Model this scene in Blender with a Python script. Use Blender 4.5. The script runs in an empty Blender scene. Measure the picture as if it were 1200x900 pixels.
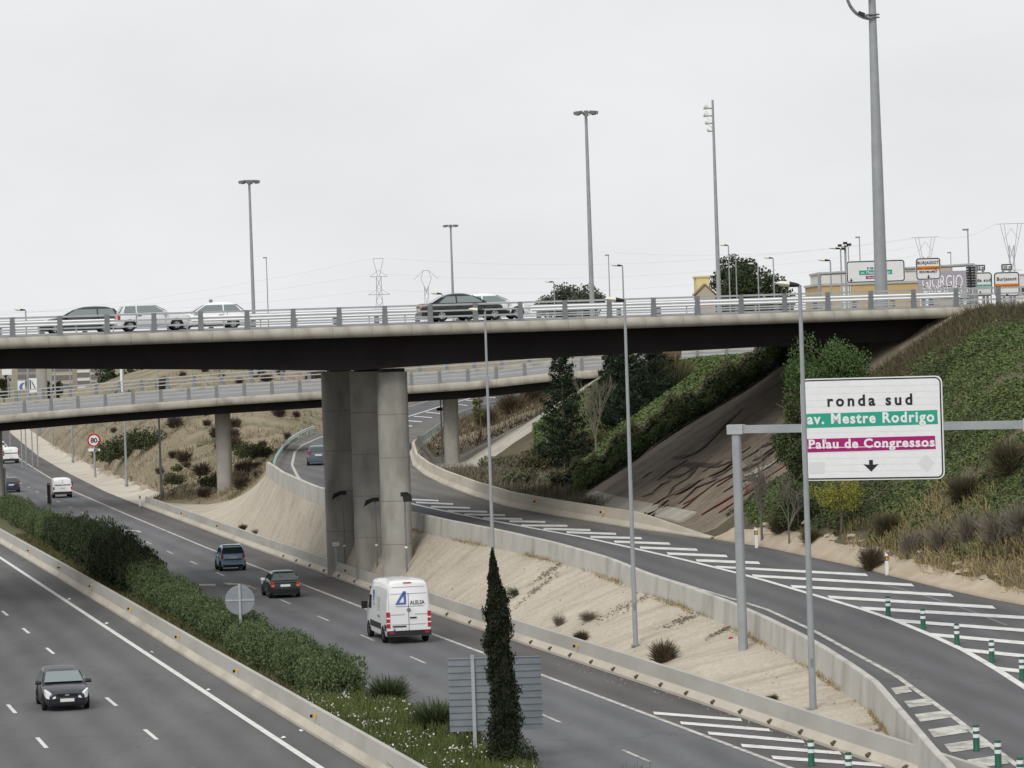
import bpy, bmesh, math, random
import numpy as np
from mathutils import Vector, Matrix

random.seed(7)
RNG = np.random.default_rng(7)
scene = bpy.context.scene
COL = scene.collection

# ------------------------------------------------------------------ camera
HC = 13.4                      # eye height above the motorway
FPX = 4210.0                   # focal length in pixels of a 1200 px wide frame
ROLL = math.radians(1.89)
PITCH = math.atan(55.0 / FPX)
cam_data = bpy.data.cameras.new('camera')
cam = bpy.data.objects.new('camera', cam_data)
COL.objects.link(cam)
cam_data.sensor_width = 36.0
cam_data.lens = FPX / 1200.0 * 36.0
cam_data.clip_start = 0.5
cam_data.clip_end = 9000.0
cam.matrix_world = (Matrix.Translation((0, 0, HC))
                    @ Matrix.Rotation(math.pi / 2 - PITCH, 4, 'X')
                    @ Matrix.Rotation(-ROLL, 4, 'Z'))
scene.camera = cam

# ------------------------------------------------------------------ sky and sun (overcast)
SUN_EL, SUN_AZ = math.radians(43), math.radians(205)
world = bpy.data.worlds.new('World')
scene.world = world
world.use_nodes = True
wn, wl = world.node_tree.nodes, world.node_tree.links
wn.clear()
w_out = wn.new('ShaderNodeOutputWorld')
w_bg = wn.new('ShaderNodeBackground')
w_sky = wn.new('ShaderNodeTexSky')
w_sky.sky_type = 'NISHITA'
w_sky.sun_disc = False
w_sky.sun_elevation = SUN_EL
w_sky.sun_rotation = SUN_AZ
w_sky.dust_density = 4.0
w_co = wn.new('ShaderNodeTexCoord')
w_map = wn.new('ShaderNodeMapping')
w_map.inputs['Scale'].default_value = (2.0, 2.0, 5.0)
w_noise = wn.new('ShaderNodeTexNoise')
w_noise.inputs['Scale'].default_value = 1.7
w_noise.inputs['Detail'].default_value = 7.0
w_noise.inputs['Roughness'].default_value = 0.55
w_ramp = wn.new('ShaderNodeValToRGB')
w_ramp.color_ramp.elements[0].position = 0.30
w_ramp.color_ramp.elements[0].color = (6.55, 6.66, 6.80, 1)
w_ramp.color_ramp.elements[1].position = 0.72
w_ramp.color_ramp.elements[1].color = (8.10, 8.14, 8.22, 1)
w_mix = wn.new('ShaderNodeMixRGB')
w_mix.inputs['Fac'].default_value = 0.96
wl.new(w_co.outputs['Generated'], w_map.inputs['Vector'])
wl.new(w_map.outputs['Vector'], w_noise.inputs['Vector'])
wl.new(w_noise.outputs['Fac'], w_ramp.inputs['Fac'])
wl.new(w_sky.outputs['Color'], w_mix.inputs['Color1'])
wl.new(w_ramp.outputs['Color'], w_mix.inputs['Color2'])
wl.new(w_mix.outputs['Color'], w_bg.inputs['Color'])
w_bg.inputs['Strength'].default_value = 0.1
wl.new(w_bg.outputs['Background'], w_out.inputs['Surface'])

sun_data = bpy.data.lights.new('sun', 'SUN')
sun_data.energy = 1.4
sun_data.angle = math.radians(25)
sun_data.color = (1.0, 0.965, 0.91)
sun = bpy.data.objects.new('sun', sun_data)
COL.objects.link(sun)
sd = Vector((math.sin(SUN_AZ) * math.cos(SUN_EL), math.cos(SUN_AZ) * math.cos(SUN_EL), math.sin(SUN_EL)))
sun.rotation_euler = sd.to_track_quat('Z', 'Y').to_euler()
sun.location = (-60, -60, 120)

vs = scene.view_settings
vs.view_transform = 'Standard'
vs.look = 'None'
vs.exposure = 0.22
vs.gamma = 1.0
vs.use_curve_mapping = False
scene.cycles.max_bounces = 6
scene.cycles.use_denoising = True

# ------------------------------------------------------------------ survey helpers
def ray(x, y):
    u, v = x - 600.0, 450.0 - y
    a = u * math.cos(ROLL) + v * math.sin(ROLL)
    b = -u * math.sin(ROLL) + v * math.cos(ROLL)
    return (a, FPX * math.cos(PITCH) + b * math.sin(PITCH), b * math.cos(PITCH) - FPX * math.sin(PITCH))

def P(x, y, z):
    """survey point of the photograph standing at height z"""
    d = ray(x, y)
    t = (z - HC) / d[2]
    return Vector((d[0] * t, d[1] * t, z))

def D(x, y, Y):
    """survey point of the photograph at distance Y"""
    d = ray(x, y)
    t = Y / d[1]
    return Vector((d[0] * t, Y, HC + d[2] * t))

RZ_Y = [60, 80, 90, 103, 116, 122, 132, 139, 150, 161, 180, 196, 216, 237, 249, 280, 310, 340, 400, 460, 520, 700]
RZ_Z = [0, 0, .05, .25, .8, 1.0, 1.35, 1.6, 2.05, 2.45, 2.9, 3.25, 3.7, 4.0, 4.15, 4.35, 4.5, 4.6, 4.8, 5.0, 5.2, 6]
def rz(Y):
    return float(np.interp(Y, RZ_Y, RZ_Z))
def S(x, y, off=0.0):
    """survey point on the slip road"""
    z = 2.0
    for _ in range(60):
        q = P(x, y, z + off)
        z = .5 * z + .5 * rz(q.y)
    return q

K = 0.2145                                   # the motorway runs along X = c - K*Y
HEAD = Vector((-K, 1, 0)).normalized()       # away from the camera
HEAD_RZ = math.atan2(HEAD.y, HEAD.x)

def itab(xs, ys):
    return lambda v: float(np.interp(v, xs, ys))

XL = itab([60, 90, 99.5, 118, 122.2, 127.7, 131.5, 137.7, 142.6, 149.4, 155.3, 158.5, 163.4, 171.5, 180, 188.4, 196, 208, 220.7, 232.8, 240, 257, 272, 287, 300, 316, 330, 342, 356, 400, 460, 515, 600, 700],
          [13.2, 12.3, 12.05, 11.77, 11.45, 10.92, 10.45, 9.5, 8.6, 7.0, 5.55, 4.95, 3.95, 1.95, -.6, -3.4, -5.7, -8.9, -12, -14.1, -15.3, -17.5, -18.3, -18.9, -19.4, -19.85, -20.0, -20.0, -19.5, -17.5, -14.8, -11.5, -4, 8])
XR = itab([60, 90, 130, 144.9, 147.6, 151.5, 158, 163, 168.3, 174.3, 181.4, 190, 201, 208.5, 219, 235, 247, 263, 288, 304, 351, 387, 417, 466, 500, 600, 700],
          [44, 36, 26, 20.6, 19.5, 18.2, 16.4, 15.2, 13.73, 12.16, 9.6, 6.1, 2.2, -.22, -2.3, -4.67, -6.05, -7.25, -8.2, -8.05, -7.2, -5.9, -4, 0, 4.7, 18, 34])
C_EDGE = itab([60, 100, 170, 240, 292, 346, 381, 451, 600, 800], [31.6, 31.6, 31.0, 30.7, 31.0, 31.5, 32.5, 34.8, 42, 55])
C_FOOT = itab([60, 100, 130, 170, 240, 300, 340, 398, 468, 611, 800], [34.4, 34.3, 34.1, 33.5, 33.5, 33.8, 34.2, 35.8, 38.3, 45.4, 60])
C_MED = itab([60, 110, 150, 180, 214, 256, 330, 500, 800], [19.9, 19.6, 19.2, 19.0, 18.7, 18.2, 17.8, 17.5, 17])
CX = lambda c, Y: c - K * Y

# ------------------------------------------------------------------ object helpers
def mark(o, label=None, cat=None, group=None, kind=None):
    if label: o['label'] = label
    if cat: o['category'] = cat
    if group: o['group'] = group
    if kind: o['kind'] = kind
    return o

def empty(name, loc=(0, 0, 0), rzr=0.0, label=None, cat=None, group=None):
    o = bpy.data.objects.new(name, None)
    o.empty_display_size = 0.2
    COL.objects.link(o)
    o.location = loc
    o.rotation_euler = (0, 0, rzr)
    return mark(o, label, cat, group)

def link(name, me, parent=None, loc=None, rot=None):
    o = bpy.data.objects.new(name, me)
    COL.objects.link(o)
    o.parent = parent
    if loc is not None: o.location = loc
    if rot is not None: o.rotation_euler = rot
    return o

def copy_tree(o, parent=None):
    c = o.copy()
    COL.objects.link(c)
    c.parent = parent
    for ch in o.children:
        copy_tree(ch, c)
    return c

class MB:
    def __init__(s):
        s.v, s.f = [], []
    def add(s, vs_, fs_):
        n = len(s.v)
        s.v += [tuple(p) for p in vs_]
        s.f += [tuple(i + n for i in f) for f in fs_]
        return s
    def box(s, cx, cy, cz, sx, sy, sz, rot=None):
        vs_ = [Vector((a * sx / 2, b * sy / 2, c * sz / 2)) for c in (-1, 1) for b in (-1, 1) for a in (-1, 1)]
        if rot is not None:
            vs_ = [rot @ p for p in vs_]
        vs_ = [p + Vector((cx, cy, cz)) for p in vs_]
        return s.add(vs_, [(0, 2, 3, 1), (4, 5, 7, 6), (0, 1, 5, 4), (2, 6, 7, 3), (0, 4, 6, 2), (1, 3, 7, 5)])
    def tube(s, p0, p1, r0, r1=None, n=8, cap=True):
        p0, p1 = Vector(p0), Vector(p1)
        r1 = r0 if r1 is None else r1
        d = p1 - p0
        if d.length < 1e-6: return s
        q = d.to_track_quat('Z', 'Y')
        vs_ = []
        for p, r in ((p0, r0), (p1, r1)):
            for i in range(n):
                a = 2 * math.pi * i / n
                vs_.append(p + q @ Vector((r * math.cos(a), r * math.sin(a), 0)))
        fs_ = [(i, (i + 1) % n, n + (i + 1) % n, n + i) for i in range(n)]
        if cap:
            fs_ += [tuple(reversed(range(n))), tuple(range(n, 2 * n))]
        return s.add(vs_, fs_)
    def path(s, pts, r, n=6):
        rr = r if isinstance(r, (list, tuple)) else [r] * len(pts)
        for i in range(len(pts) - 1):
            s.tube(pts[i], pts[i + 1], rr[i], rr[i + 1], n)
        return s
    def loft(s, rings, closed=True, cap=True):
        n = len(rings[0])
        vs_ = [p for r in rings for p in r]
        fs_ = []
        for k in range(len(rings) - 1):
            for i in range(n if closed else n - 1):
                j = (i + 1) % n
                fs_.append((k * n + i, k * n + j, (k + 1) * n + j, (k + 1) * n + i))
        if cap and closed:
            fs_.append(tuple(reversed(range(n))))
            fs_.append(tuple((len(rings) - 1) * n + i for i in range(n)))
        return s.add(vs_, fs_)
    def lathe(s, prof, n=16, axis='z', center=(0, 0, 0), cap=True):
        c = Vector(center)
        rings = []
        for r, h in prof:
            ring = []
            for i in range(n):
                a = 2 * math.pi * i / n
                if axis == 'z': p = Vector((r * math.cos(a), r * math.sin(a), h))
                elif axis == 'y': p = Vector((r * math.cos(a), h, r * math.sin(a)))
                else: p = Vector((h, r * math.cos(a), r * math.sin(a)))
                ring.append(p + c)
            rings.append(ring)
        return s.loft(rings, True, cap)
    def prism(s, poly, y0, y1):
        """polygon in x,z extruded along y"""
        n = len(poly)
        vs_ = [(p[0], y0, p[1]) for p in poly] + [(p[0], y1, p[1]) for p in poly]
        fs_ = [tuple(range(n)), tuple(reversed(range(n, 2 * n)))]
        fs_ += [(i, n + i, n + (i + 1) % n, (i + 1) % n) for i in range(n)]
        return s.add(vs_, fs_)
    def mesh(s, name, mat=None, smooth=False, fix=True):
        me = bpy.data.meshes.new(name)
        me.from_pydata(s.v, [], s.f)
        if fix:
            bm = bmesh.new(); bm.from_mesh(me)
            bmesh.ops.recalc_face_normals(bm, faces=bm.faces)
            bm.to_mesh(me); bm.free()
        if mat: me.materials.append(mat)
        if smooth:
            me.polygons.foreach_set('use_smooth', [True] * len(me.polygons))
            if smooth != 'all':
                me.set_sharp_from_angle(angle=math.radians(42))
        me.update()
        return me
    def build(s, name, mat=None, parent=None, smooth=False, loc=None, rot=None, fix=True):
        return link(name, s.mesh(name, mat, smooth, fix), parent, loc, rot)

def sweep(path, sec, closed=True, cap=True, zf=None):
    """rings of a section (offset to the right, height) along a path"""
    pts = [Vector(p) for p in path]
    rings = []
    for i, p in enumerate(pts):
        a = pts[max(i - 1, 0)]; b = pts[min(i + 1, len(pts) - 1)]
        t = (b - a); t.z = 0; t.normalize()
        nrm = Vector((t.y, -t.x, 0))
        rings.append([p + nrm * o + Vector((0, 0, h)) for o, h in sec])
    m = MB()
    m.loft(rings, closed, cap)
    return m

def resample(pts, step):
    pts = [Vector(p) for p in pts]
    d = [0]
    for i in range(1, len(pts)): d.append(d[-1] + (pts[i] - pts[i - 1]).length)
    n = max(1, int(round(d[-1] / step)))
    out = []
    for k in range(n + 1):
        t = d[-1] * k / n
        out.append(Vector([float(np.interp(t, d, [p[j] for p in pts])) for j in range(3)]))
    return out

def grid_sheet(name, rows, mat, kind='structure', smooth=True):
    """rows: list of equal-length lists of points"""
    m = MB()
    m.loft(rows, closed=False, cap=False)
    o = m.build(name, mat, smooth='all' if smooth else False, fix=False)
    me = o.data
    if me.polygons and sum(p.normal.z for p in me.polygons) < 0:
        me.flip_normals()
    mark(o, kind=kind)
    return o

def np_mesh(name, V, F, mat, parent=None):
    """fast quad mesh from numpy arrays"""
    me = bpy.data.meshes.new(name)
    nv, nf, k = len(V), len(F), F.shape[1]
    me.vertices.add(nv); me.vertices.foreach_set('co', np.asarray(V, dtype=np.float32).ravel())
    me.loops.add(nf * k); me.loops.foreach_set('vertex_index', np.asarray(F, dtype=np.int32).ravel())
    me.polygons.add(nf)
    me.polygons.foreach_set('loop_start', np.arange(0, nf * k, k, dtype=np.int32))
    me.update(calc_edges=True)
    me.materials.append(mat)
    return me

# ------------------------------------------------------------------ materials
MATS = {}
def mat(name, col, rough=0.85, col2=None, scale=4.0, amount=1.0, detail=5.0, metal=0.0, bump=0.0, bscale=None,
        spec=0.3, stretch=None, island=None, coat=0.0, streak=None, lo=.3, hi=.7):
    if name in MATS: return MATS[name]
    m = bpy.data.materials.new(name)
    m.use_nodes = True
    nt = m.node_tree; N, L = nt.nodes, nt.links
    b = N['Principled BSDF']
    b.inputs['Roughness'].default_value = rough
    b.inputs['Metallic'].default_value = metal
    b.inputs['Specular IOR Level'].default_value = spec
    if coat: 
        b.inputs['Coat Weight'].default_value = coat
        b.inputs['Coat Roughness'].default_value = 0.05
    c1 = (*col, 1)
    if col2 is None and island is None:
        b.inputs['Base Color'].default_value = c1
    else:
        tc = N.new('ShaderNodeTexCoord')
        vec = tc.outputs['Object']
        if stretch:
            mp = N.new('ShaderNodeMapping')
            mp.inputs['Rotation'].default_value = (0, 0, stretch[0])
            mp.inputs['Scale'].default_value = stretch[1:]
            L.new(vec, mp.inputs['Vector']); vec = mp.outputs['Vector']
        nz = N.new('ShaderNodeTexNoise')
        nz.inputs['Scale'].default_value = scale
        nz.inputs['Detail'].default_value = detail
        nz.inputs['Roughness'].default_value = 0.6
        L.new(vec, nz.inputs['Vector'])
        rp = N.new('ShaderNodeValToRGB')
        rp.color_ramp.elements[0].position = lo; rp.color_ramp.elements[0].color = c1
        rp.color_ramp.elements[1].position = hi; rp.color_ramp.elements[1].color = (*(col2 or col), 1)
        L.new(nz.outputs['Fac'], rp.inputs['Fac'])
        out = rp.outputs['Color']
        if island is not None:
            ge = N.new('ShaderNodeNewGeometry')
            rp2 = N.new('ShaderNodeValToRGB')
            els = rp2.color_ramp.elements
            els[0].color = (*island[0], 1); els[1].color = (*island[-1], 1)
            for i, c in enumerate(island[1:-1]):
                e = els.new((i + 1) / (len(island) - 1)); e.color = (*c, 1)
            L.new(ge.outputs['Random Per Island'], rp2.inputs['Fac'])
            mx = N.new('ShaderNodeMixRGB'); mx.inputs['Fac'].default_value = 0.5
            L.new(out, mx.inputs['Color1']); L.new(rp2.outputs['Color'], mx.inputs['Color2'])
            out = mx.outputs['Color']
        if streak:
            # streak: (colour, strength, scale vector) dark weather streaks
            mp2 = N.new('ShaderNodeMapping'); mp2.inputs['Scale'].default_value = streak[2]
            L.new(tc.outputs['Object'], mp2.inputs['Vector'])
            n2 = N.new('ShaderNodeTexNoise'); n2.inputs['Scale'].default_value = 1.0; n2.inputs['Detail'].default_value = 4
            L.new(mp2.outputs['Vector'], n2.inputs['Vector'])
            r2 = N.new('ShaderNodeValToRGB')
            r2.color_ramp.elements[0].position = .48; r2.color_ramp.elements[0].color = (0, 0, 0, 1)
            r2.color_ramp.elements[1].position = .72; r2.color_ramp.elements[1].color = (streak[1],) * 3 + (1,)
            L.new(n2.outputs['Fac'], r2.inputs['Fac'])
            m2 = N.new('ShaderNodeMixRGB')
            L.new(r2.outputs['Color'], m2.inputs['Fac']); L.new(out, m2.inputs['Color1'])
            m2.inputs['Color2'].default_value = (*streak[0], 1)
            out = m2.outputs['Color']
        L.new(out, b.inputs['Base Color'])
    if bump:
        tc2 = N.new('ShaderNodeTexCoord')
        n3 = N.new('ShaderNodeTexNoise'); n3.inputs['Scale'].default_value = bscale or scale * 6
        n3.inputs['Detail'].default_value = 4
        L.new(tc2.outputs['Object'], n3.inputs['Vector'])
        bp = N.new('ShaderNodeBump'); bp.inputs['Strength'].default_value = bump; bp.inputs['Distance'].default_value = 0.05
        L.new(n3.outputs['Fac'], bp.inputs['Height']); L.new(bp.outputs['Normal'], b.inputs['Normal'])
    MATS[name] = m
    return m

ROT = math.atan(K)
def asphalt(name, c1, c2, rot=ROT):
    """asphalt with broad stains and faint streaks along the driving direction"""
    m = mat(name, c1, .9, c2, .16, stretch=(-rot, 2.4, .12, 1), bump=.25, bscale=14, spec=.25, detail=7)
    nt = m.node_tree; N, L = nt.nodes, nt.links
    b = N['Principled BSDF']
    src = b.inputs['Base Color'].links[0].from_socket
    tc = N.new('ShaderNodeTexCoord')
    n = N.new('ShaderNodeTexNoise'); n.inputs['Scale'].default_value = 22; n.inputs['Detail'].default_value = 3
    L.new(tc.outputs['Object'], n.inputs['Vector'])
    n2 = N.new('ShaderNodeTexNoise'); n2.inputs['Scale'].default_value = .09; n2.inputs['Detail'].default_value = 6
    L.new(tc.outputs['Object'], n2.inputs['Vector'])
    ad = N.new('ShaderNodeMath'); ad.operation = 'ADD'
    L.new(n.outputs['Fac'], ad.inputs[0]); L.new(n2.outputs['Fac'], ad.inputs[1])
    mr = N.new('ShaderNodeMapRange'); mr.inputs['From Min'].default_value = .65; mr.inputs['From Max'].default_value = 1.35
    mr.inputs['To Min'].default_value = .82; mr.inputs['To Max'].default_value = 1.16
    L.new(ad.outputs[0], mr.inputs['Value'])
    mx = N.new('ShaderNodeVectorMath'); mx.operation = 'SCALE'
    # polished wheel tracks and darker oil band in every lane
    mp = N.new('ShaderNodeMapping'); mp.inputs['Rotation'].default_value = (0, 0, -rot)
    L.new(tc.outputs['Object'], mp.inputs['Vector'])
    wv = N.new('ShaderNodeTexWave'); wv.inputs['Scale'].default_value = .18; wv.inputs['Distortion'].default_value = 1.6
    wv.inputs['Detail'].default_value = 2; wv.inputs['Detail Scale'].default_value = .35
    L.new(mp.outputs['Vector'], wv.inputs['Vector'])
    w2 = N.new('ShaderNodeMapRange'); w2.inputs['To Min'].default_value = .91; w2.inputs['To Max'].default_value = 1.09
    L.new(wv.outputs['Fac'], w2.inputs['Value'])
    # irregular dark patches and sealed cracks
    vo = N.new('ShaderNodeTexVoronoi'); vo.feature = 'DISTANCE_TO_EDGE'; vo.inputs['Scale'].default_value = .11
    nd = N.new('ShaderNodeTexNoise'); nd.inputs['Scale'].default_value = .5; nd.inputs['Detail'].default_value = 5
    L.new(tc.outputs['Object'], nd.inputs['Vector'])
    av = N.new('ShaderNodeVectorMath'); av.operation = 'MULTIPLY_ADD'
    av.inputs[1].default_value = (6, 6, 0); L.new(nd.outputs['Color'], av.inputs[0]); L.new(tc.outputs['Object'], av.inputs[2])
    L.new(av.outputs['Vector'], vo.inputs['Vector'])
    v2 = N.new('ShaderNodeMapRange'); v2.inputs['From Max'].default_value = .006; v2.inputs['To Min'].default_value = .72; v2.inputs['To Max'].default_value = 1.0
    L.new(vo.outputs['Distance'], v2.inputs['Value'])
    m1 = N.new('ShaderNodeMath'); m1.operation = 'MULTIPLY'; L.new(mr.outputs['Result'], m1.inputs[0]); L.new(w2.outputs['Result'], m1.inputs[1])
    m2 = N.new('ShaderNodeMath'); m2.operation = 'MULTIPLY'; L.new(m1.outputs[0], m2.inputs[0]); L.new(v2.outputs['Result'], m2.inputs[1])
    L.new(src, mx.inputs[0]); L.new(m2.outputs[0], mx.inputs['Scale'])
    L.new(mx.outputs['Vector'], b.inputs['Base Color'])
    return m

M_ASP_L = asphalt('asphalt_left', (.106, .105, .106), (.140, .139, .141))
M_ASP_R = asphalt('asphalt_right', (.110, .112, .117), (.152, .154, .16))
M_ASP_SH = asphalt('asphalt_shoulder', (.094, .089, .089), (.124, .118, .116))
M_ASP_RAMP = asphalt('asphalt_ramp', (.098, .098, .102), (.132, .132, .137))
M_ASP_RAMP2 = asphalt('asphalt_ramp_verge', (.12, .114, .105), (.16, .152, .14))
M_ASP_DECK = mat('asphalt_deck', (.2, .2, .2), .9, (.25, .25, .25), .5)
M_WHITE = mat('road_paint', (.70, .70, .68), .75, (.42, .42, .41), 2.2, lo=.46, hi=.8, detail=9)
M_WORN = mat('worn_road_paint', (.28, .275, .25), .85, (.56, .55, .5), 2.0, detail=9, lo=.36, hi=.6)
M_BARRIER = mat('barrier_concrete', (.40, .39, .36), .9, (.48, .465, .43), .22, streak=((.30, .285, .255), .5, (.16, .16, .6)))
M_CREAM = mat('barrier_foot_concrete', (.48, .435, .36), .9, (.56, .515, .435), .3, streak=((.30, .265, .215), .5, (.2, .2, .6)))
M_WALL = mat('wall_concrete', (.43, .42, .385), .9, (.53, .515, .475), .6, bump=.12, streak=((.28, .265, .235), .6, (1.1, 1.1, .22)))
M_PIER = mat('pier_concrete', (.30, .29, .262), .9, (.40, .388, .352), .6, bump=.2, bscale=3, streak=((.17, .16, .14), .75, (.9, .9, .3)))
M_FASCIA = mat('edge_beam_concrete', (.36, .34, .29), .9, (.46, .435, .375), 1.4, bump=.12, streak=((.20, .17, .135), .8, (.9, .9, .5)))
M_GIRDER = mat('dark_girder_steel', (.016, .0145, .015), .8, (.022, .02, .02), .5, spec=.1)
M_GALV = mat('galvanised_steel', (.38, .395, .405), .5, (.46, .475, .485), 2.0, metal=.2, spec=.4)
M_GALVD = mat('dull_steel', (.19, .205, .215), .6, (.25, .265, .275), 2.0, metal=.3)
M_RAIL = mat('bright_guardrail', (.78, .79, .80), .4, (.85, .86, .86), 1.5)
M_POLE = mat('pole_grey', (.29, .31, .325), .55, (.36, .38, .39), 1.5, metal=.15)
M_DARK = mat('dark_metal', (.025, .026, .028), .6)
M_BLACK = mat('black_plastic', (.012, .012, .013), .6)
M_TEAL = mat('teal_paint', (.03, .23, .2), .6, (.045, .29, .25), 3)
M_GREEN = mat('bollard_green', (.012, .095, .06), .5, (.018, .125, .08), 4)
M_SIGNW = mat('sign_white', (.74, .75, .77), .55, (.79, .80, .815), 3)
M_SIGNK = mat('sign_black', (.02, .018, .022), .6)
M_SIGNG = mat('sign_green', (.02, .33, .22), .5, (.028, .36, .245), 2)
M_SIGNM = mat('sign_magenta', (.34, .008, .14), .5, (.38, .012, .165), 2)
M_SIGNO = mat('sign_orange', (.72, .24, .02), .5)
M_SIGNGREY = mat('sign_ghost', (.66, .67, .68), .6)
M_RED = mat('sign_red', (.5, .012, .02), .5)
M_YELLOW = mat('reflector_yellow', (.75, .42, .02), .4)
M_SIGNBACK = mat('sign_back_grey', (.22, .25, .275), .5, (.29, .32, .345), 1.5, metal=.3)
M_LAMPW = mat('lamp_cover_white', (.72, .68, .58), .5)
M_GLASS = mat('car_glass', (.035, .045, .048), .04, spec=1.0)
M_GLASSL = mat('car_glass_clear', (.18, .22, .22), .06, spec=1.0)
M_TYRE = mat('tyre_rubber', (.014, .014, .014), .85)
M_RIM = mat('wheel_rim', (.42, .43, .44), .35, metal=.6)
M_TAIL = mat('tail_lamp', (.42, .012, .015), .25, spec=.8)
M_TAILO = mat('indicator_orange', (.7, .16, .02), .3, spec=.8)
M_HEADL = mat('head_lamp', (.75, .77, .78), .12, spec=1.0)
M_PLATE = mat('number_plate', (.72, .72, .72), .5)
M_BLUE = mat('logo_blue', (.09, .16, .46), .5)
M_FARSTEEL = mat('pale_steel', (.42, .435, .45), .6, (.5, .515, .53), 1.0)  # galvanised grey, lightened in place of haze over the far pylons
M_WIRE = mat('wire_grey', (.5, .51, .52), .7)

# ------------------------------------------------------------------ terrain shape
XT = itab([60, 130, 150, 181, 190, 200, 208, 214, 230, 260, 270, 280, 286, 300, 310, 351, 387, 417, 466, 500, 600, 700],
          [46, 28, 19.3, 10.4, 8.8, 6.0, 4.2, 3.4, 3.4, 3.2, 1.0, -3.0, -4.2, -4.2, -4.8, -5, -3.5, -1.5, 3, 8, 21, 37])
KS = itab([100, 180, 190, 200, 212, 230, 260, 286, 298, 312, 700], [.75, .70, .645, .63, .60, .66, .66, .61, .61, .3, .3])
ZTOP = itab([60, 100, 130, 186, 189, 211, 216, 270, 286, 305, 400, 700], [.5, .8, .9, 13.55, 13.9, 13.9, 11.6, 11.2, 10.2, 10.6, 10.8, 11])

def vnoise(x, y, s, seed=0):
    """smooth pseudo noise -1..1 for numpy arrays"""
    x = np.asarray(x) / s; y = np.asarray(y) / s
    a = np.sin(x * 1.7 + seed * 1.3 + 1.1 * np.sin(y * 1.3 + seed)) * np.cos(y * 1.9 - seed * .7 + .9 * np.sin(x * 1.1))
    b = np.sin(x * 3.9 + y * 2.3 + seed * 2.1) * np.cos(y * 4.3 - x * 1.7 + seed)
    return .65 * a + .35 * b

from mathutils import noise as mnoise
def pn(X, Y, s, seed=0.0):
    """fractal Perlin noise about -1..1"""
    return mnoise.fractal(Vector((X / s, Y / s, seed)), .8, 2.1, 5) * 1.1

DIP = itab([60, 244, 262, 300, 316, 700], [0, 0, 1, 1, 0, 0])
def zG(X, Y):
    z0 = rz(Y) + .02
    xt = XT(Y)
    dw = min(max((X - XR(Y) - .35) / 1.0, 0), 1)
    z0 -= 1.55 * DIP(Y) * dw * dw * (3 - 2 * dw)
    if X <= xt:
        t = (X - XR(Y)) / max(xt - XR(Y), .3)
        return z0 + .25 * min(max(t, 0), 1)
    a = z0 + .25 + KS(Y) * (X - xt)
    b = max(ZTOP(Y), z0 + .25)
    h = .5
    k = max(h - abs(a - b), 0) / h
    return min(a, b) - k * k * h * .25

YEND = lambda t: 306 - 44 * t
def e_left(Y):  return CX(C_FOOT(Y) + .6, Y)
WB = itab([60, 105, 120, 140, 150, 163, 180, 300], [-.25, -.25, -.2, -.12, 0, 0, -.06, -.1])
PEXP = itab([200, 225, 260, 292, 330], [.92, 1.0, 1.7, 2.6, 2.8])
def zE(Y, t):
    zl, zr_ = .42, rz(Y) + WB(Y)
    return zl + (zr_ - zl) * (t ** PEXP(Y))
HILL = itab([262, 306, 332, 380, 450, 520, 650, 760], [0, .05, 1.9, 5.2, 7.4, 8.6, 9.6, 9.6])
G_OFF = itab([307, 322, 800], [.6, 3.3, 3.3])
def h_left(Y): return CX(C_FOOT(Y) + G_OFF(Y), Y)
def zH(Y, t):
    zl, zr_ = .42, rz(Y) - .1
    return zl + (zr_ - zl) * t ** float(np.interp(Y, [306, 360], [2.6, 1.0])) + HILL(Y) * (math.sin(math.pi * min(1, t ** .8)) ** .9)
def zH_xy(X, Y):
    t = (X - h_left(Y)) / (XL(Y) - .9 - h_left(Y))
    return zH(Y, min(max(t, 0), 1))
def zE_xy(X, Y):
    t = (X - e_left(Y)) / (XL(Y) - .35 - e_left(Y))
    return zE(Y, min(max(t, 0), 1))

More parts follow.
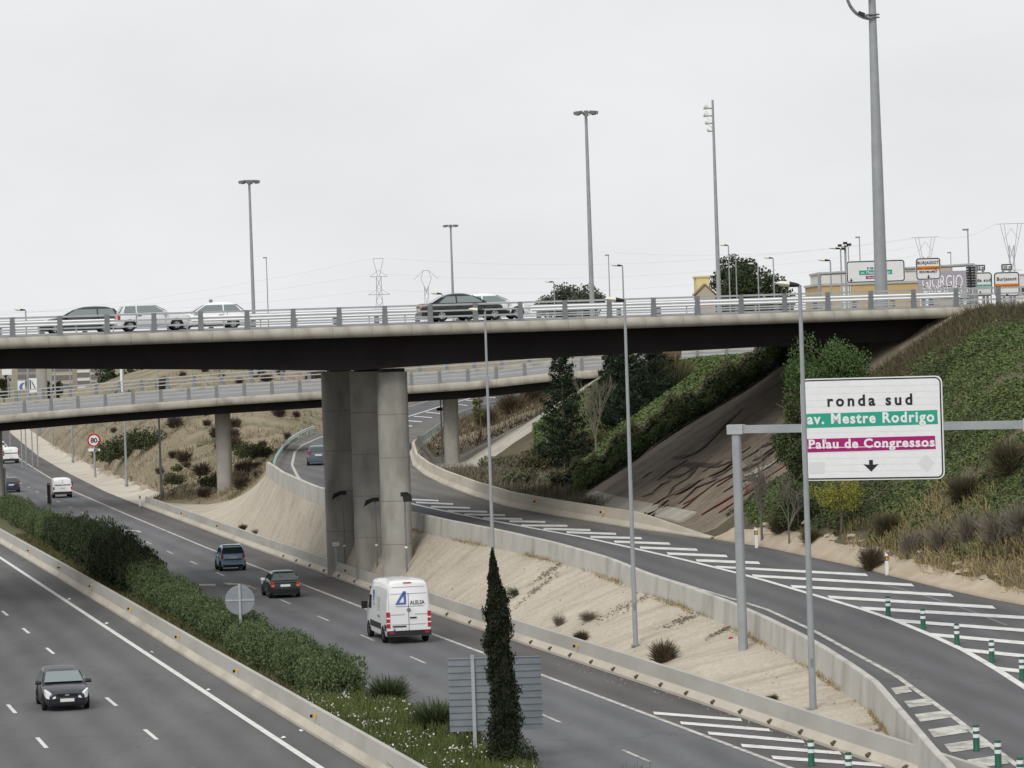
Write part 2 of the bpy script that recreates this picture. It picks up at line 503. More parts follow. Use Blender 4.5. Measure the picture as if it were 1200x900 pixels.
def slope_concrete(name, c1, c2, c3):
    """sprayed sand-coloured concrete with ripples and dirt"""
    m = mat(name, c1, .95, c2, .35, detail=8, spec=.15)
    nt = m.node_tree; N, L = nt.nodes, nt.links
    b = N['Principled BSDF']
    src = b.inputs['Base Color'].links[0].from_socket
    tc = N.new('ShaderNodeTexCoord')
    mp = N.new('ShaderNodeMapping'); mp.inputs['Rotation'].default_value = (0, 0, ROT + .5); mp.inputs['Scale'].default_value = (.25, 1.3, 1)
    L.new(tc.outputs['Object'], mp.inputs['Vector'])
    n = N.new('ShaderNodeTexNoise'); n.inputs['Scale'].default_value = .7; n.inputs['Detail'].default_value = 8; n.inputs['Roughness'].default_value = .65
    L.new(mp.outputs['Vector'], n.inputs['Vector'])
    rp = N.new('ShaderNodeValToRGB')
    rp.color_ramp.elements[0].position = .46; rp.color_ramp.elements[0].color = (0, 0, 0, 1)
    rp.color_ramp.elements[1].position = .72; rp.color_ramp.elements[1].color = (.85, .85, .85, 1)
    L.new(n.outputs['Fac'], rp.inputs['Fac'])
    mx = N.new('ShaderNodeMixRGB'); mx.inputs['Color2'].default_value = (*c3, 1)
    L.new(rp.outputs['Color'], mx.inputs['Fac']); L.new(src, mx.inputs['Color1'])
    nf = N.new('ShaderNodeTexNoise'); nf.inputs['Scale'].default_value = 5.5; nf.inputs['Detail'].default_value = 6; nf.inputs['Roughness'].default_value = .7
    L.new(tc.outputs['Object'], nf.inputs['Vector'])
    mf = N.new('ShaderNodeMapRange'); mf.inputs['From Min'].default_value = .3; mf.inputs['From Max'].default_value = .7; mf.inputs['To Min'].default_value = .8; mf.inputs['To Max'].default_value = 1.14
    L.new(nf.outputs['Fac'], mf.inputs['Value'])
    sc2 = N.new('ShaderNodeVectorMath'); sc2.operation = 'SCALE'
    L.new(mx.outputs['Color'], sc2.inputs[0]); L.new(mf.outputs['Result'], sc2.inputs['Scale'])
    L.new(sc2.outputs['Vector'], b.inputs['Base Color'])
    wv = N.new('ShaderNodeTexWave'); wv.inputs['Scale'].default_value = .55; wv.inputs['Distortion'].default_value = 9
    wv.inputs['Detail'].default_value = 3; wv.inputs['Detail Scale'].default_value = 1.6
    mp2 = N.new('ShaderNodeMapping'); mp2.inputs['Rotation'].default_value = (0, 0, ROT); mp2.inputs['Scale'].default_value = (3.0, 1.0, 1.0)
    L.new(tc.outputs['Object'], mp2.inputs['Vector']); L.new(mp2.outputs['Vector'], wv.inputs['Vector'])
    bp = N.new('ShaderNodeBump'); bp.inputs['Strength'].default_value = .1; bp.inputs['Distance'].default_value = .06
    L.new(wv.outputs['Fac'], bp.inputs['Height']); L.new(bp.outputs['Normal'], b.inputs['Normal'])
    return m

M_SLOPE = slope_concrete('sand_concrete', (.45, .40, .325), (.53, .475, .39), (.34, .295, .235))
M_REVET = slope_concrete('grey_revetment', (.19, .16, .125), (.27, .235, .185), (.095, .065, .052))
M_REVET2 = slope_concrete('pale_revetment', (.40, .375, .32), (.48, .45, .39), (.25, .23, .19))
M_EARTH = mat('dry_earth', (.20, .165, .11), .95, (.31, .26, .18), .22, bump=.5, bscale=1.5, detail=9, streak=((.10, .105, .055), .8, (.16, .16, .16)))
M_SOIL = mat('dark_soil', (.075, .065, .042), .95, (.13, .11, .07), .5, bump=.6, bscale=2, detail=9)
M_VERGE = mat('verge_soil', (.36, .30, .22), .95, (.47, .40, .31), .8, bump=.4, bscale=2)
M_PLAIN = mat('far_plain', (.16, .15, .09), .95, (.26, .23, .16), .02, detail=8)
M_MEDIAN = mat('median_soil', (.13, .10, .06), .95, (.10, .115, .05), .4, bump=.5, bscale=3)

# ------------------------------------------------------------------ ground sheets
grid_sheet('ground', [[(x, y, -.4 if y < 900 else -.4 + (y - 900) * .0) for x in (-3500, -400, -60, 60, 400, 3500)]
                      for y in (-60, 60, 300, 900, 2500, 7000)], M_PLAIN, smooth=False)

YS = [60 + 2.5 * i for i in range(231)]      # 60 .. 635
def strip(name, ca, cb, z, material, ys=YS, n=3):
    fa = ca if callable(ca) else (lambda Y: ca)
    fb = cb if callable(cb) else (lambda Y: cb)
    return grid_sheet(name, [[(CX(fa(y) + (fb(y) - fa(y)) * k / n, y), y, z) for k in range(n + 1)] for y in ys], material)

road_left = strip('motorway_left', -2, lambda Y: C_MED(Y) - .3, 0, M_ASP_L)
C_RL = itab([60, 800], [23.3, 23.3])
road_right = strip('motorway_right', C_RL, lambda Y: C_EDGE(Y) + .1, 0, M_ASP_R)
shoulder = strip('motorway_shoulder', lambda Y: C_EDGE(Y) + .1, C_FOOT, 0, M_ASP_SH)
strip('median_ground', lambda Y: C_MED(Y) - .3, C_RL, .06, M_MEDIAN)
GY = [306] + [y for y in YS if y > 306]
grid_sheet('gutter', [[(CX(C_FOOT(y) + o * min(1, (G_OFF(y)) / 3.3), y), y, h) for o, h in ((0, .004), (1.2, -.05), (2.5, .12), (3.3, .42))] for y in GY], M_CREAM)

# concrete slope between motorway barrier and slip road wall
rows = []
for r in range(0, 90):
    row = []
    for k in range(0, 25):
        t = k / 24
        Y = 84 + (YEND(t) - 84) * r / 89
        xa, xb = e_left(Y), XL(Y) - .30
        X = xa + (xb - xa) * t
        row.append((X, Y, zE(Y, t) + .07 * pn(X, Y, 4, 2) * math.sin(math.pi * t) * min(1, (89 - r) / 6)))
    rows.append(row)
concrete_slope = grid_sheet('concrete_slope', rows, M_SLOPE)

rows = []
for r in range(0, 120):
    row = []
    for k in range(0, 41):
        t = k / 40
        f = (r / 119) ** 1.25
        Y = YEND(t) + (700 - YEND(t)) * f
        xa, xb = h_left(Y), XL(Y) - .30
        X = xa + (xb - xa) * t
        bl = min(1, f * 9); bl = bl * bl * (3 - 2 * bl)
        ze = zE(Y, t)
        row.append((X, Y, ze + (zH(Y, t) + .55 * pn(X, Y, 5.5) * math.sin(math.pi * t) - ze) * bl))
    rows.append(row)
hillside = grid_sheet('earth_hillside', rows, M_EARTH)

# slip road
RY = [60 + 2.0 * i for i in range(311)]
ramp = grid_sheet('slip_road', [[(XL(y) + (XR(y) - XL(y)) * k / 6, y, rz(y)) for k in range(7)] for y in RY], M_ASP_RAMP)

# right embankment in zones
def emb(name, y0, y1, material, step=1.5, wide=46.0, disp=.25):
    n = max(2, int((y1 - y0) / step))
    rows = []
    for i in range(n + 1):
        y = y0 + (y1 - y0) * i / n
        x0 = XR(y)
        row = []
        for k in range(0, 61):
            X = x0 + wide * (k / 60) ** 1.2
            w = min(1, max(0, (X - x0 - 1.0) / 3))
            row.append((X, y, zG(X, y) + disp * w * pn(X, y, 3.5, 3)))
        for far in (90, 200, 500):
            row.append((x0 + far, y, zG(x0 + far, y)))
        rows.append(row)
    return grid_sheet(name, rows, material)
emb('embankment_near', 60, 183, M_SOIL)
emb('revetment_under_overpass', 183, 211.5, M_REVET, 1.2, disp=.12)
emb('embankment_far', 211.5, 281, M_SOIL)
emb('revetment_under_ramp_bridge', 281, 304, M_REVET2, 1.2, disp=.06)
emb('embankment_back', 304, 680, M_EARTH, 4)
# bare verge along the slip road kerb
grid_sheet('kerb_verge', [[(XR(y) - .05, y, rz(y) + .01), (XR(y) - .02, y, rz(y) + .12)] + [(XR(y) + a, y, max(rz(y) + .13, zG(XR(y) + a, y) + .07)) for a in (.25, .45, .65, .85)]
                         + [(XR(y) + 1.15 + .5 * pn(y, 0, 2.0), y, zG(XR(y) + 1.15 + .5 * pn(y, 0, 2.0), y) - .05)] for y in [118 + .5 * i for i in range(126)]], M_VERGE)

# ------------------------------------------------------------------ road markings
def flat(name, pts, material, parent, off=.012, zf=None):
    me = bpy.data.meshes.new(name)
    me.from_pydata([(p[0], p[1], (zf(p[1]) if zf else 0) + off) for p in pts], [], [tuple(range(len(pts)))])
    me.materials.append(material)
    o = link(name, me, parent)
    if me.polygons[0].normal.z < 0: me.flip_normals()
    return o

def line(name, pts, w, material, parent, off=.012):
    m = sweep(pts, [(-w / 2, off), (w / 2, off)], closed=False, cap=False)
    o = m.build(name, material, parent, fix=False)
    if sum(p.normal.z for p in o.data.polygons) < 0: o.data.flip_normals()
    return o

line('edge_line', [(CX(C_EDGE(y), y), y, 0) for y in [62 + 4 * i for i in range(140)]], .2, M_WORN, road_right)
line('edge_line', [(CX(23.9, y), y, 0) for y in [62 + 4 * i for i in range(140)]], .16, M_WORN, road_right)
for k in range(-2, 34):
    y = 113.69 + 12.22 * k
    c = 27.9 + (C_EDGE(y) - 31) * .5 if y > 200 else 27.93
    line('lane_dash', [(CX(c, y - 1.71), y - 1.71, 0), (CX(c, y + 1.71), y + 1.71, 0)], .13, M_WORN, road_right)
KL = .2244
XE = lambda Y: -6.46 - KL * (Y - 113.3)
line('edge_line', [(XE(y), y, 0) for y in [62 + 4 * i for i in range(60)]], .24, M_WHITE, road_left)
for off, y0 in ((-3.93, 124.71), (-7.86, 123.41 - .2)):
    for k in range(-2, 16):
        y = y0 + 12.13 * k
        line('lane_dash', [(XE(y - 1.7) + off, y - 1.7, 0), (XE(y + 1.7) + off, y + 1.7, 0)], .15, M_WHITE, road_left)
# merge arrows on the right carriageway
def arrow(x, y, parent):
    q = P(x, y, 0); h = HEAD; s = Vector((h.y, -h.x, 0))
    pr = lambda a, b: (q + h * a + s * b)
    flat('lane_arrow', [pr(-2.6, -.1), pr(-.4, -.1), pr(.2, -.75), pr(2.4, -.75), pr(1.2, -.2), pr(.3, .15), pr(-2.6, .15)], M_WORN, parent)
arrow(160, 622, road_right); arrow(283, 685, road_right)
flat('lane_arrow', [P(233, 684.5, 0), P(252, 684.5, 0), P(253, 686.5, 0), P(234, 686.8, 0)], M_WORN, road_right)

def bar(p0, p1, t, material, parent, zf):
    flat('hatch_bar', [(p0.x, p0.y - t, 0), (p1.x, p1.y - t, 0), (p1.x, p1.y + t, 0), (p0.x, p0.y + t, 0)], material, parent, .016, zf)

_sp = [S(*p) for p in ((1200, 805), (1165, 782.5), (1130, 762.5), (1090, 744), (1050, 727.5), (1010, 714), (954, 697.5), (900, 681.5), (865, 672), (807, 657.5), (737, 641.5), (687, 630.5), (615, 617.5), (566, 608.5), (525, 600), (482, 590.5))]
SOLID = [(18.1, 100), (17.7, 110)] + [(p.x, p.y) for p in _sp] + [ (-9.6, 232), (-11.7, 255), (-13, 285), (-13.6, 320), (-13.4, 360), (-12, 402), (-9, 453), (-3.2, 534)]
LEFTL = [(14.6, 101), (14.46, 104.8), (13.9, 113.2), (13.08, 125.4), (12.24, 132.2), (11.42, 139.1), (10.14, 146.6), (8.4, 153), (5.6, 163.4), (1.6, 180), (-3.6, 196.3), (-10.6, 220.7), (-13, 232.8), (-15, 248.6), (-16.8, 271), (-18.2, 298), (-18.56, 314.7), (-18.3, 330.6), (-17.4, 360), (-15.6, 400), (-13.3, 455), (-10, 515)]
def on_ramp(pts, step=2.0):
    r = resample([(a, b, 0) for a, b in pts], step)
    return [Vector((p.x, p.y, rz(p.y))) for p in r]
line('edge_line', on_ramp(SOLID), .28, M_WHITE, ramp, .014)
line('edge_line', on_ramp(LEFTL), .2, M_WORN, ramp, .014)
BARS = [(597, 611, 639, 612), (611, 616, 665, 616.5), (637, 620, 692, 621.5), (664, 624, 722, 626), (692, 629.5, 752, 631), (720, 635, 785, 637.5),
        (750, 642, 817, 644.5), (782, 649, 852, 652), (816, 657, 890, 660), (839, 664.5, 1016, 674), (882, 675, 1070, 686), (927.5, 687.5, 1116, 698),
        (971, 700, 1165, 712), (1010, 713, 1215, 725), (1050, 727.5, 1250, 743), (1091, 744, 1290, 762), (1130, 762, 1330, 782), (1170, 784, 1370, 806),
        (482, 585.5, 514, 587), (487.5, 589, 531, 591), (505, 594, 551, 595.5), (524, 599, 571, 600), (544, 603, 592, 604), (566, 607.5, 612, 608.5),
        (476, 499, 483, 499.5), (476, 493, 494.7, 494.5), (485, 488, 506.7, 489.5), (499, 483, 516, 484.7), (518, 478, 533, 479.8), (537.5, 474, 548, 475.5), (546, 469, 562.5, 471),
        (562.5, 464.7, 581, 466.3), (579, 460, 598, 462)]
for a, b, c, d in BARS:
    p0, p1 = S(a, b), S(c, d)
    yy = p0.y
    bar(p0, p1, .55 if yy < 165 else (.7 if yy < 300 else 1.3), M_WHITE, ramp, rz)
for a, b, c, d in [(766, 836, 869, 844), (797.5, 847.5, 902, 856), (830, 859.5, 942, 869.5), (869, 874, 985, 883), (905, 888, 1032, 897), (940, 903, 1075, 912)]:
    bar(P(a, b, 0), P(c, d, 0), .45, M_WHITE, shoulder, None)
for a, b, c, d in [(1047, 810.5, 1066, 807.5), (1062.5, 826, 1089, 822.5), (1075, 842, 1110, 837), (1091, 860, 1131, 854), (1110, 877.5, 1155, 871), (1137, 896, 1178, 890)]:
    bar(S(a, b), S(c, d), .8, M_WORN, ramp, rz)
# faint old line across the hatching
line('faded_line', [S(1018, 681), S(1080, 697), S(1140, 717), S(1180, 733)], .16, mat('faded_paint', (.2, .2, .2), .9), ramp, .010)
# paler dusty margin inside the far barrier of the slip road
grid_sheet('slip_road_margin', [[(XR(y) - w, y, rz(y) + .006), (XR(y) - .02, y, rz(y) + .006)] for y, w in
                                [(176 + 3 * i, min(3.2, .4 + .12 * 3 * i)) for i in range(110)]], M_ASP_RAMP2)
grid_sheet('slip_road_verge', [[(XL(y) + .02, y, rz(y) + .006), (XL(y) + w, y, rz(y) + .006)] for y, w in
                               [(225 + 3 * i, min(2.6, .2 + .06 * 3 * i) if i < 30 else 1.3) for i in range(90)]], M_ASP_RAMP2)

# ------------------------------------------------------------------ concrete barriers
NJ = [(-.31, 0), (-.31, .07), (-.14, .32), (-.085, .86), (.085, .86), (.14, .32), (.31, .07), (.31, 0)]
NJ_FOOT = [(-.36, 0), (-.36, .09), (-.15, .31), (-.05, .31), (-.05, 0)]
def segs(root, name, path, sec, material, length=6.0, gap=.018, smooth=False):
    pts = resample(path, 1.5)
    per = max(1, int(round(length / 1.5)))
    out = []
    for i in range(0, len(pts) - 1, per):
        seg = pts[i:i + per + 1]
        if len(seg) < 2: break
        seg = [p.copy() for p in seg]
        d0 = (seg[1] - seg[0]).normalized(); d1 = (seg[-1] - seg[-2]).normalized()
        seg[0] += d0 * gap / 2; seg[-1] -= d1 * gap / 2
        out.append(sweep(seg, sec).build(name, material, root, smooth=smooth))
    return out

def reflector(root, p, facing, size=.26):
    p = (p[0] - .08, p[1], p[2])
    o = MB().box(0, 0, 0, .05, size * .5, .11).build('reflector', M_YELLOW, root, loc=p, rot=(0, 0, HEAD_RZ))
    MB().box(0, size * .44, 0, .05, size * .36, .11).build('reflector_backing', M_BLACK, o)
    return o

bar_r = empty('concrete_barrier', (0, 0, 0), 0, 'long grey concrete barrier between motorway shoulder and sandy slope', 'barrier')
path_r = [(CX(C_FOOT(y) + .31, y), y, 0) for y in [84 + 3 * i for i in range(75)]]
segs(bar_r, 'barrier_segment', path_r, NJ, M_BARRIER)
segs(bar_r, 'barrier_foot', path_r, [(-.33, -.02), (-.33, .1), (-.165, .335), (-.1, .33), (-.1, -.02)], M_CREAM)
me_slot = MB().box(0, 0, .12, .16, .22, .2, Matrix.Rotation(-.55, 3, 'Y')).mesh('drain_slot', M_SOIL)
y = 100
while y < 225:
    o = link('drain_slot', me_slot, bar_r, (CX(C_FOOT(y) + .05, y), y, .03), (0, 0, math.atan(K)))
    y += 3.45 if y < 160 else 5.2
for x_, y_ in [(677, 757), (407, 668.5), (840 / 4, 601.5), (993 / 4, 616.5)]:
    q = P(x_, y_, .62); yy = q.y
    reflector(bar_r, (CX(C_FOOT(yy) + .31, yy) - .118, yy, .62), HEAD_RZ - math.pi / 2 + math.pi)

bar_m = empty('concrete_barrier', (0, 0, 0), 0, 'concrete barrier along the hedge in the median, beside the near carriageway', 'barrier')
path_m = [(CX(C_MED(y), y), y, 0) for y in [84 + 3 * i for i in range(90)]]
segs(bar_m, 'barrier_segment', path_m, NJ, M_BARRIER)
segs(bar_m, 'barrier_foot', path_m, [(-.33, -.02), (-.33, .1), (-.165, .335), (-.1, .33), (-.1, -.02)], M_CREAM)
for x_, y_ in [(382, 838.5), (289, 786), (217, 746), (159, 713), (112, 686.5), (74, 665), (39, 645)]:
    q = P(x_, y_, .62); yy = q.y
    reflector(bar_m, (CX(C_MED(yy), yy) - .118, yy, .62), HEAD_RZ - math.pi / 2 + math.pi, .24)

wall_l = empty('parapet_wall', (0, 0, 0), 0, 'tall pale concrete wall between the sandy slope and the slip road', 'wall')
pts = []
for i in range(0, 110):
    y = 86 + 1.6 * i
    if y > 258: break
    pts.append((XL(y) - .15, y, rz(y)))
rp = resample(pts, 1.6)
for i in range(0, len(rp) - 1, 4):
    seg = rp[i:i + 5]
    if len(seg) < 2: break
    rings = []
    for j, p in enumerate(seg):
        q = seg[min(j + 1, len(seg) - 1)] - seg[max(j - 1, 0)]; q.z = 0; q.normalize()
        n = Vector((q.y, -q.x, 0))
        pp = p + q * (.01 if j == 0 else (-.01 if j == len(seg) - 1 else 0))
        low = WB(p.y) - .25
        top = .85 * min(1, max(.15, (p.y - 88) / 12))
        rings.append([pp + n * o + Vector((0, 0, h)) for o, h in ((-.2, low), (-.12, top - .03), (-.09, top), (.09, top), (.12, top - .03), (.18, .28), (.3, .05), (.3, -.3), (.2, low))])
    MB().loft(rings).build('wall_panel', M_WALL, wall_l)

bar_f = empty('concrete_barrier', (0, 0, 0), 0, 'curved concrete barrier on the embankment side of the slip road', 'barrier')
pf = [(XR(y) + .1, y, rz(y)) for y in [181 + 2.0 * i for i in range(62)]]
rp = resample(pf, 1.6)
for i in range(0, len(rp) - 1, 4):
    seg = rp[i:i + 5]
    if len(seg) < 2: break
    rings = []
    for j, p in enumerate(seg):
        q = seg[min(j + 1, len(seg) - 1)] - seg[max(j - 1, 0)]; q.z = 0; q.normalize()
        n = Vector((q.y, -q.x, 0))
        pp = p + q * (.01 if j == 0 else (-.01 if j == len(seg) - 1 else 0))
        f = min(1, max(.12, (p.y - 180.5) / 9))
        rings.append([pp + n * o + Vector((0, 0, h * (f if h > .1 else 1))) for o, h in NJ])
    MB().loft(rings).build('barrier_segment', M_CREAM, bar_f)
for x_, y_ in [(632, 587.5), (709, 600)]:
    q = S(x_, y_, .6)
    reflector(bar_f, (XR(q.y) - .02, q.y, q.z), math.radians(195), .3)
# low toe walls at the foot of the revetment
tw = empty('toe_wall', (0, 0, 0), 0, 'low worn concrete toe wall at the foot of the painted slope under the overpass', 'wall')
segs(tw, 'toe_block', [(XT(y) + .2, y, rz(y) + .0) for y in (189.5, 193, 197, 201, 205, 209)], [(-.55, 0), (-.5, .3), (.1, .62), (.45, .75), (.45, 0)], M_REVET2, 4.5)

# ------------------------------------------------------------------ upper overpass
BETA = math.radians(12.4)
UB = Vector((0, 189.0, 0))
def ub(u, v, z):
    return UB + Vector((math.cos(BETA) * u - math.sin(BETA) * v, math.sin(BETA) * u + math.cos(BETA) * v, z))
def ub_u(x):
    """u of the near edge at photo column x"""
    d = ray(x, 380)
    t = UB.y / (d[1] - math.tan(BETA) * d[0])
    return d[0] * t / math.cos(BETA)

over = empty('overpass_bridge', UB, BETA, 'upper road bridge with dark girder and rounded concrete edge crossing the whole view', 'bridge')
ZB = itab([-70, -26, -13, -8.5, 0, 14, 24, 40], [12.75, 12.62, 12.12, 11.9, 12.18, 12.42, 12.5, 12.6])
us = [-66 + 2 * i for i in range(48)]
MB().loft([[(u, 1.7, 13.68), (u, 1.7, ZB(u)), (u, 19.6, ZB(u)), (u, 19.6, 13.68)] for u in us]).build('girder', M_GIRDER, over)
DECK = [(.5, 13.64), (.5, 14.20), (.95, 14.27), (5, 14.36), (10.7, 14.42), (16, 14.33), (20.4, 14.24), (20.9, 14.2), (20.9, 13.64)]
MB().loft([[(u, v, z) for v, z in DECK] for u in (-66, -20, 24, 100)]).build('deck', M_ASP_DECK, over)
sec = [(.48, 14.235), (.16, 14.235), (.06, 14.18), (-.01, 14.06), (-.03, 13.94), (0, 13.82), (.08, 13.72), (.2, 13.66), (.48, 13.66)]
me_eb = MB().loft([[(u, v, z) for v, z in sec] for u in (-1.045, 1.045)]).mesh('edge_beam', M_FASCIA, smooth=True)
for i in range(-31, 17):
    link('edge_beam', me_eb, over, (2.1 * i, 0, 0))
sec2 = [(21.4 - v, z) for v, z in sec]
MB().loft([[(u, v, z) for v, z in sec2] for u in (-66, 60)]).build('far_edge_beam', M_FASCIA, over, smooth=True)

def squircle(r, n=20, e=2.6, rx=1.0):
    out = []
    for i in range(n):
        a = 2 * math.pi * i / n
        c, s_ = math.cos(a), math.sin(a)
        out.append((math.copysign(abs(c) ** (2 / e), c) * r * rx, math.copysign(abs(s_) ** (2 / e), s_) * r))
    return out
def column(parent, wx, wy, z0, z1, r, material=None, name='pier_column'):
    inv = parent.matrix_basis.inverted() if parent else Matrix()
    sq = squircle(r)
    zs = [z0 + (z1 - z0) * k / 5 for k in range(6)]
    rings = [[inv @ Vector((wx + a, wy + b, z)) for a, b in sq] for z in zs]
    return MB().loft(rings).build(name, material or M_PIER, parent, smooth=True)
bpy.context.view_layer.update()
for wx, wy, cr in ((-6.38, 191.0, .82), (-8.02, 198.6, .96), (-9.95, 206.6, 1.02)):
    c_ = column(over, wx, wy, -.2, 11.76, cr)
    inv = over.matrix_basis.inverted()
    for zj in (2.6, 4.9, 7.2, 9.5):
        MB().loft([[inv @ Vector((wx + a * 1.004, wy + b * 1.004, zz)) for a, b in squircle(cr)] for zz in (zj, zj + .03)]).build('formwork_joint', mat('joint_grey', (.17, .16, .145), .95), c_)
    q = inv @ Vector((wx, wy, 0))
    MB().box(q.x, q.y, 11.84, 1.2, 1.2, .2).build('bearing', M_DARK, c_)
MB().box(27.5, 10.7, 11.5, 6, 21.0, 4.2).build('abutment', M_PIER, over)

def post_mesh(name, h=1.02, wb=.15, wt=.115):
    m = MB()
    m.loft([[(-wb, -.02, 0), (wb, -.02, 0), (wb, .10, 0), (-wb, .10, 0)], [(-wt, -.02, h), (wt, -.02, h), (wt, .06, h), (-wt, .06, h)]])
    m.box(0, -.03, .03, wb * 2.4, .2, .06)
    return m.mesh(name, M_GALVD)
me_post = post_mesh('parapet_post')
def parapet(root, label, plist, side, rails=((.97, .10), (.66, .085), (.36, .085)), material=None):
    """plist: world points of the post feet; side: +1 rails on the away side"""
    th = empty('bridge_parapet', (0, 0, 0), 0, label, 'railing')
    for i, p in enumerate(plist):
        a = plist[max(0, i - 1)]; b = plist[min(len(plist) - 1, i + 1)]
        r = math.atan2(b.y - a.y, b.x - a.x)
        link('post', me_post, th, p, (0, 0, r if side > 0 else r + math.pi))
    for h, s_ in rails:
        o_ = (-.10 if side > 0 else .10)
        sweep(plist, [(o_ - .035, h - s_ / 2), (o_ + .035, h - s_ / 2), (o_ + .035, h + s_ / 2), (o_ - .035, h + s_ / 2)]).build('rail', material or M_GALV, th)
    return th
u0 = ub_u(559)
plist = [ub(u0 + 2.42 * k, .28, 14.235) for k in range(-24, 15)]
parapet(None, 'galvanised parapet railing on the near edge of the upper overpass', plist, 1)
plist = [ub(u0 + .9 + 2.42 * k, 21.1, 14.235) for k in range(-24, 15)]
parapet(None, 'galvanised parapet railing on the far edge of the upper overpass', plist, -1)

def w_beam(name, label, path, post_step, zc=.55, material=None, post_mat=None, two=False, postw=.12):
    th = empty(name, (0, 0, 0), 0, label, 'guardrail')
    W = [(.0, .155), (.035, .12), (.075, .095), (.035, .06), (.0, 0), (.035, -.06), (.075, -.095), (.035, -.12), (0, -.155)]
    for sgn in ((1, -1) if two else (1,)):
        secw = [(sgn * (.12 + a), zc + b) for a, b in W] + [(sgn * (.10 + a), zc + b) for a, b in reversed(W)]
        sweep(path, secw).build('beam', material or M_RAIL, th)
    me_p = MB().box(0, 0, (zc + .1) / 2, .06, postw, zc + .1).mesh('guardrail_post', post_mat or M_GALV)
    for p in resample(path, post_step):
        link('post', me_p, th, p, (0, 0, 0))
    return th
w_beam('median_guardrail', 'bright double guardrail along the middle of the upper overpass', [ub(u, 10.2, 14.40) for u in (-66, -40, -20, 0, 20, 28.5)], 2.0, two=True)
o_ = [ub(28.2, 9.9, 0), ub(28.9, 9.9, 0)]

# ------------------------------------------------------------------ middle (ramp) bridge
def mid_pt(x, y, Y): return D(x, y, Y)
MIDN = [Vector((-90, 312.5, 6.2)), Vector((-62, 306, 7.35)), D(0, 486.5, 301.5), D(100, 478, 299.6), D(258, 466, 297.5), D(400, 457, 295), D(560, 446.5, 292), D(650, 436.5, 290.3), Vector((12, 288, 10.75)), Vector((24, 284, 11.0))]
MIDN = resample(MIDN, 2.42)
midb = empty('ramp_bridge', (0, 0, 0), 0, 'lower curved road bridge with pale edge beam seen behind the overpass', 'bridge')
WID = 11.0; SE = .085
fsec = [(-.5, 0), (-.12, 0), (-.03, -.08), (0, -.22), (.01, -.36), (-.02, -.5), (-.1, -.62), (-.2, -.68), (-.5, -.68)]
for i in range(0, len(MIDN) - 1):
    a, b = MIDN[i], MIDN[i + 1]
    d = (b - a).normalized() * .008
    sweep([a + d, b - d], fsec).build('edge_beam', M_FASCIA, midb, smooth=True)
sweep(MIDN, [(-.52, -.66), (-.52, -.05), (-WID + .5, SE * WID - .1), (-WID + .5, SE * WID - .7)]).build('deck', M_ASP_DECK, midb)
sweep(MIDN, [(-WID + .5, SE * WID + .12), (-WID, SE * WID + .12), (-WID, SE * WID - .7), (-WID + .5, SE * WID - .7)]).build('far_edge_beam', M_FASCIA, midb)
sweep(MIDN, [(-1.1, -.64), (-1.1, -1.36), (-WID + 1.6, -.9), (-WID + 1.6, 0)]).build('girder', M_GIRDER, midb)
def mid_at(x):
    xs = [p.x for p in MIDN]
    return Vector((x, float(np.interp(x, xs, [p.y for p in MIDN])), float(np.interp(x, xs, [p.z for p in MIDN]))))
for px, base, r in ((259, .1, .66), (528, 2.2, .64), (-19, -.1, .7)):
    X = (px - 600) * 301.5 / FPX
    p = mid_at(X)
    zt = p.z - 1.25
    column(midb, X, p.y + 4.6, base, zt + .12, r)
parapet(None, 'galvanised parapet railing on the near edge of the lower ramp bridge', [p + Vector((0, .25, 0)) for p in MIDN], 1)
t_ = []
for i, p in enumerate(MIDN):
    a = MIDN[max(0, i - 1)]; b = MIDN[min(len(MIDN) - 1, i + 1)]
    q = (b - a); q.z = 0; q.normalize()
    t_.append(p + Vector((-q.y, q.x, 0)) * (WID - .25) + Vector((0, 0, SE * WID + .12)))
parapet(None, 'galvanised parapet railing on the far edge of the lower ramp bridge', t_, -1)
# road behind, where the ramp bridge lands
# far bridge pillar
fp = empty('bridge_pillar', (0, 0, 0), 0, 'grey concrete pillar of a farther bridge, seen beneath the overpass at far left', 'pillar')
q = D(49, 455, 560)
column(fp, q.x, q.y, -.4, 12.6, .85, M_PIER, 'shaft')
MB().box(q.x, q.y, 12.9, 5.0, 3.0, .7).build('pillar_cap', M_PIER, fp)

# ------------------------------------------------------------------ metal guardrails on the slip road
pl = [(XL(y) + .1, y, rz(y)) for y in [258 + 3 * i for i in range(32)]]
w_beam('guardrail', 'grey guardrail on the outside of the slip road bend by the dry hillside', pl, 4.0, .58, M_GALV, M_TEAL)
pl = [(XR(y) + .1, y, rz(y)) for y in [304 + 4 * i for i in range(52)]]
w_beam('guardrail', 'guardrail with teal posts along the embankment side of the slip road', pl, 4.0, .62, M_GALVD, M_TEAL, postw=.24)

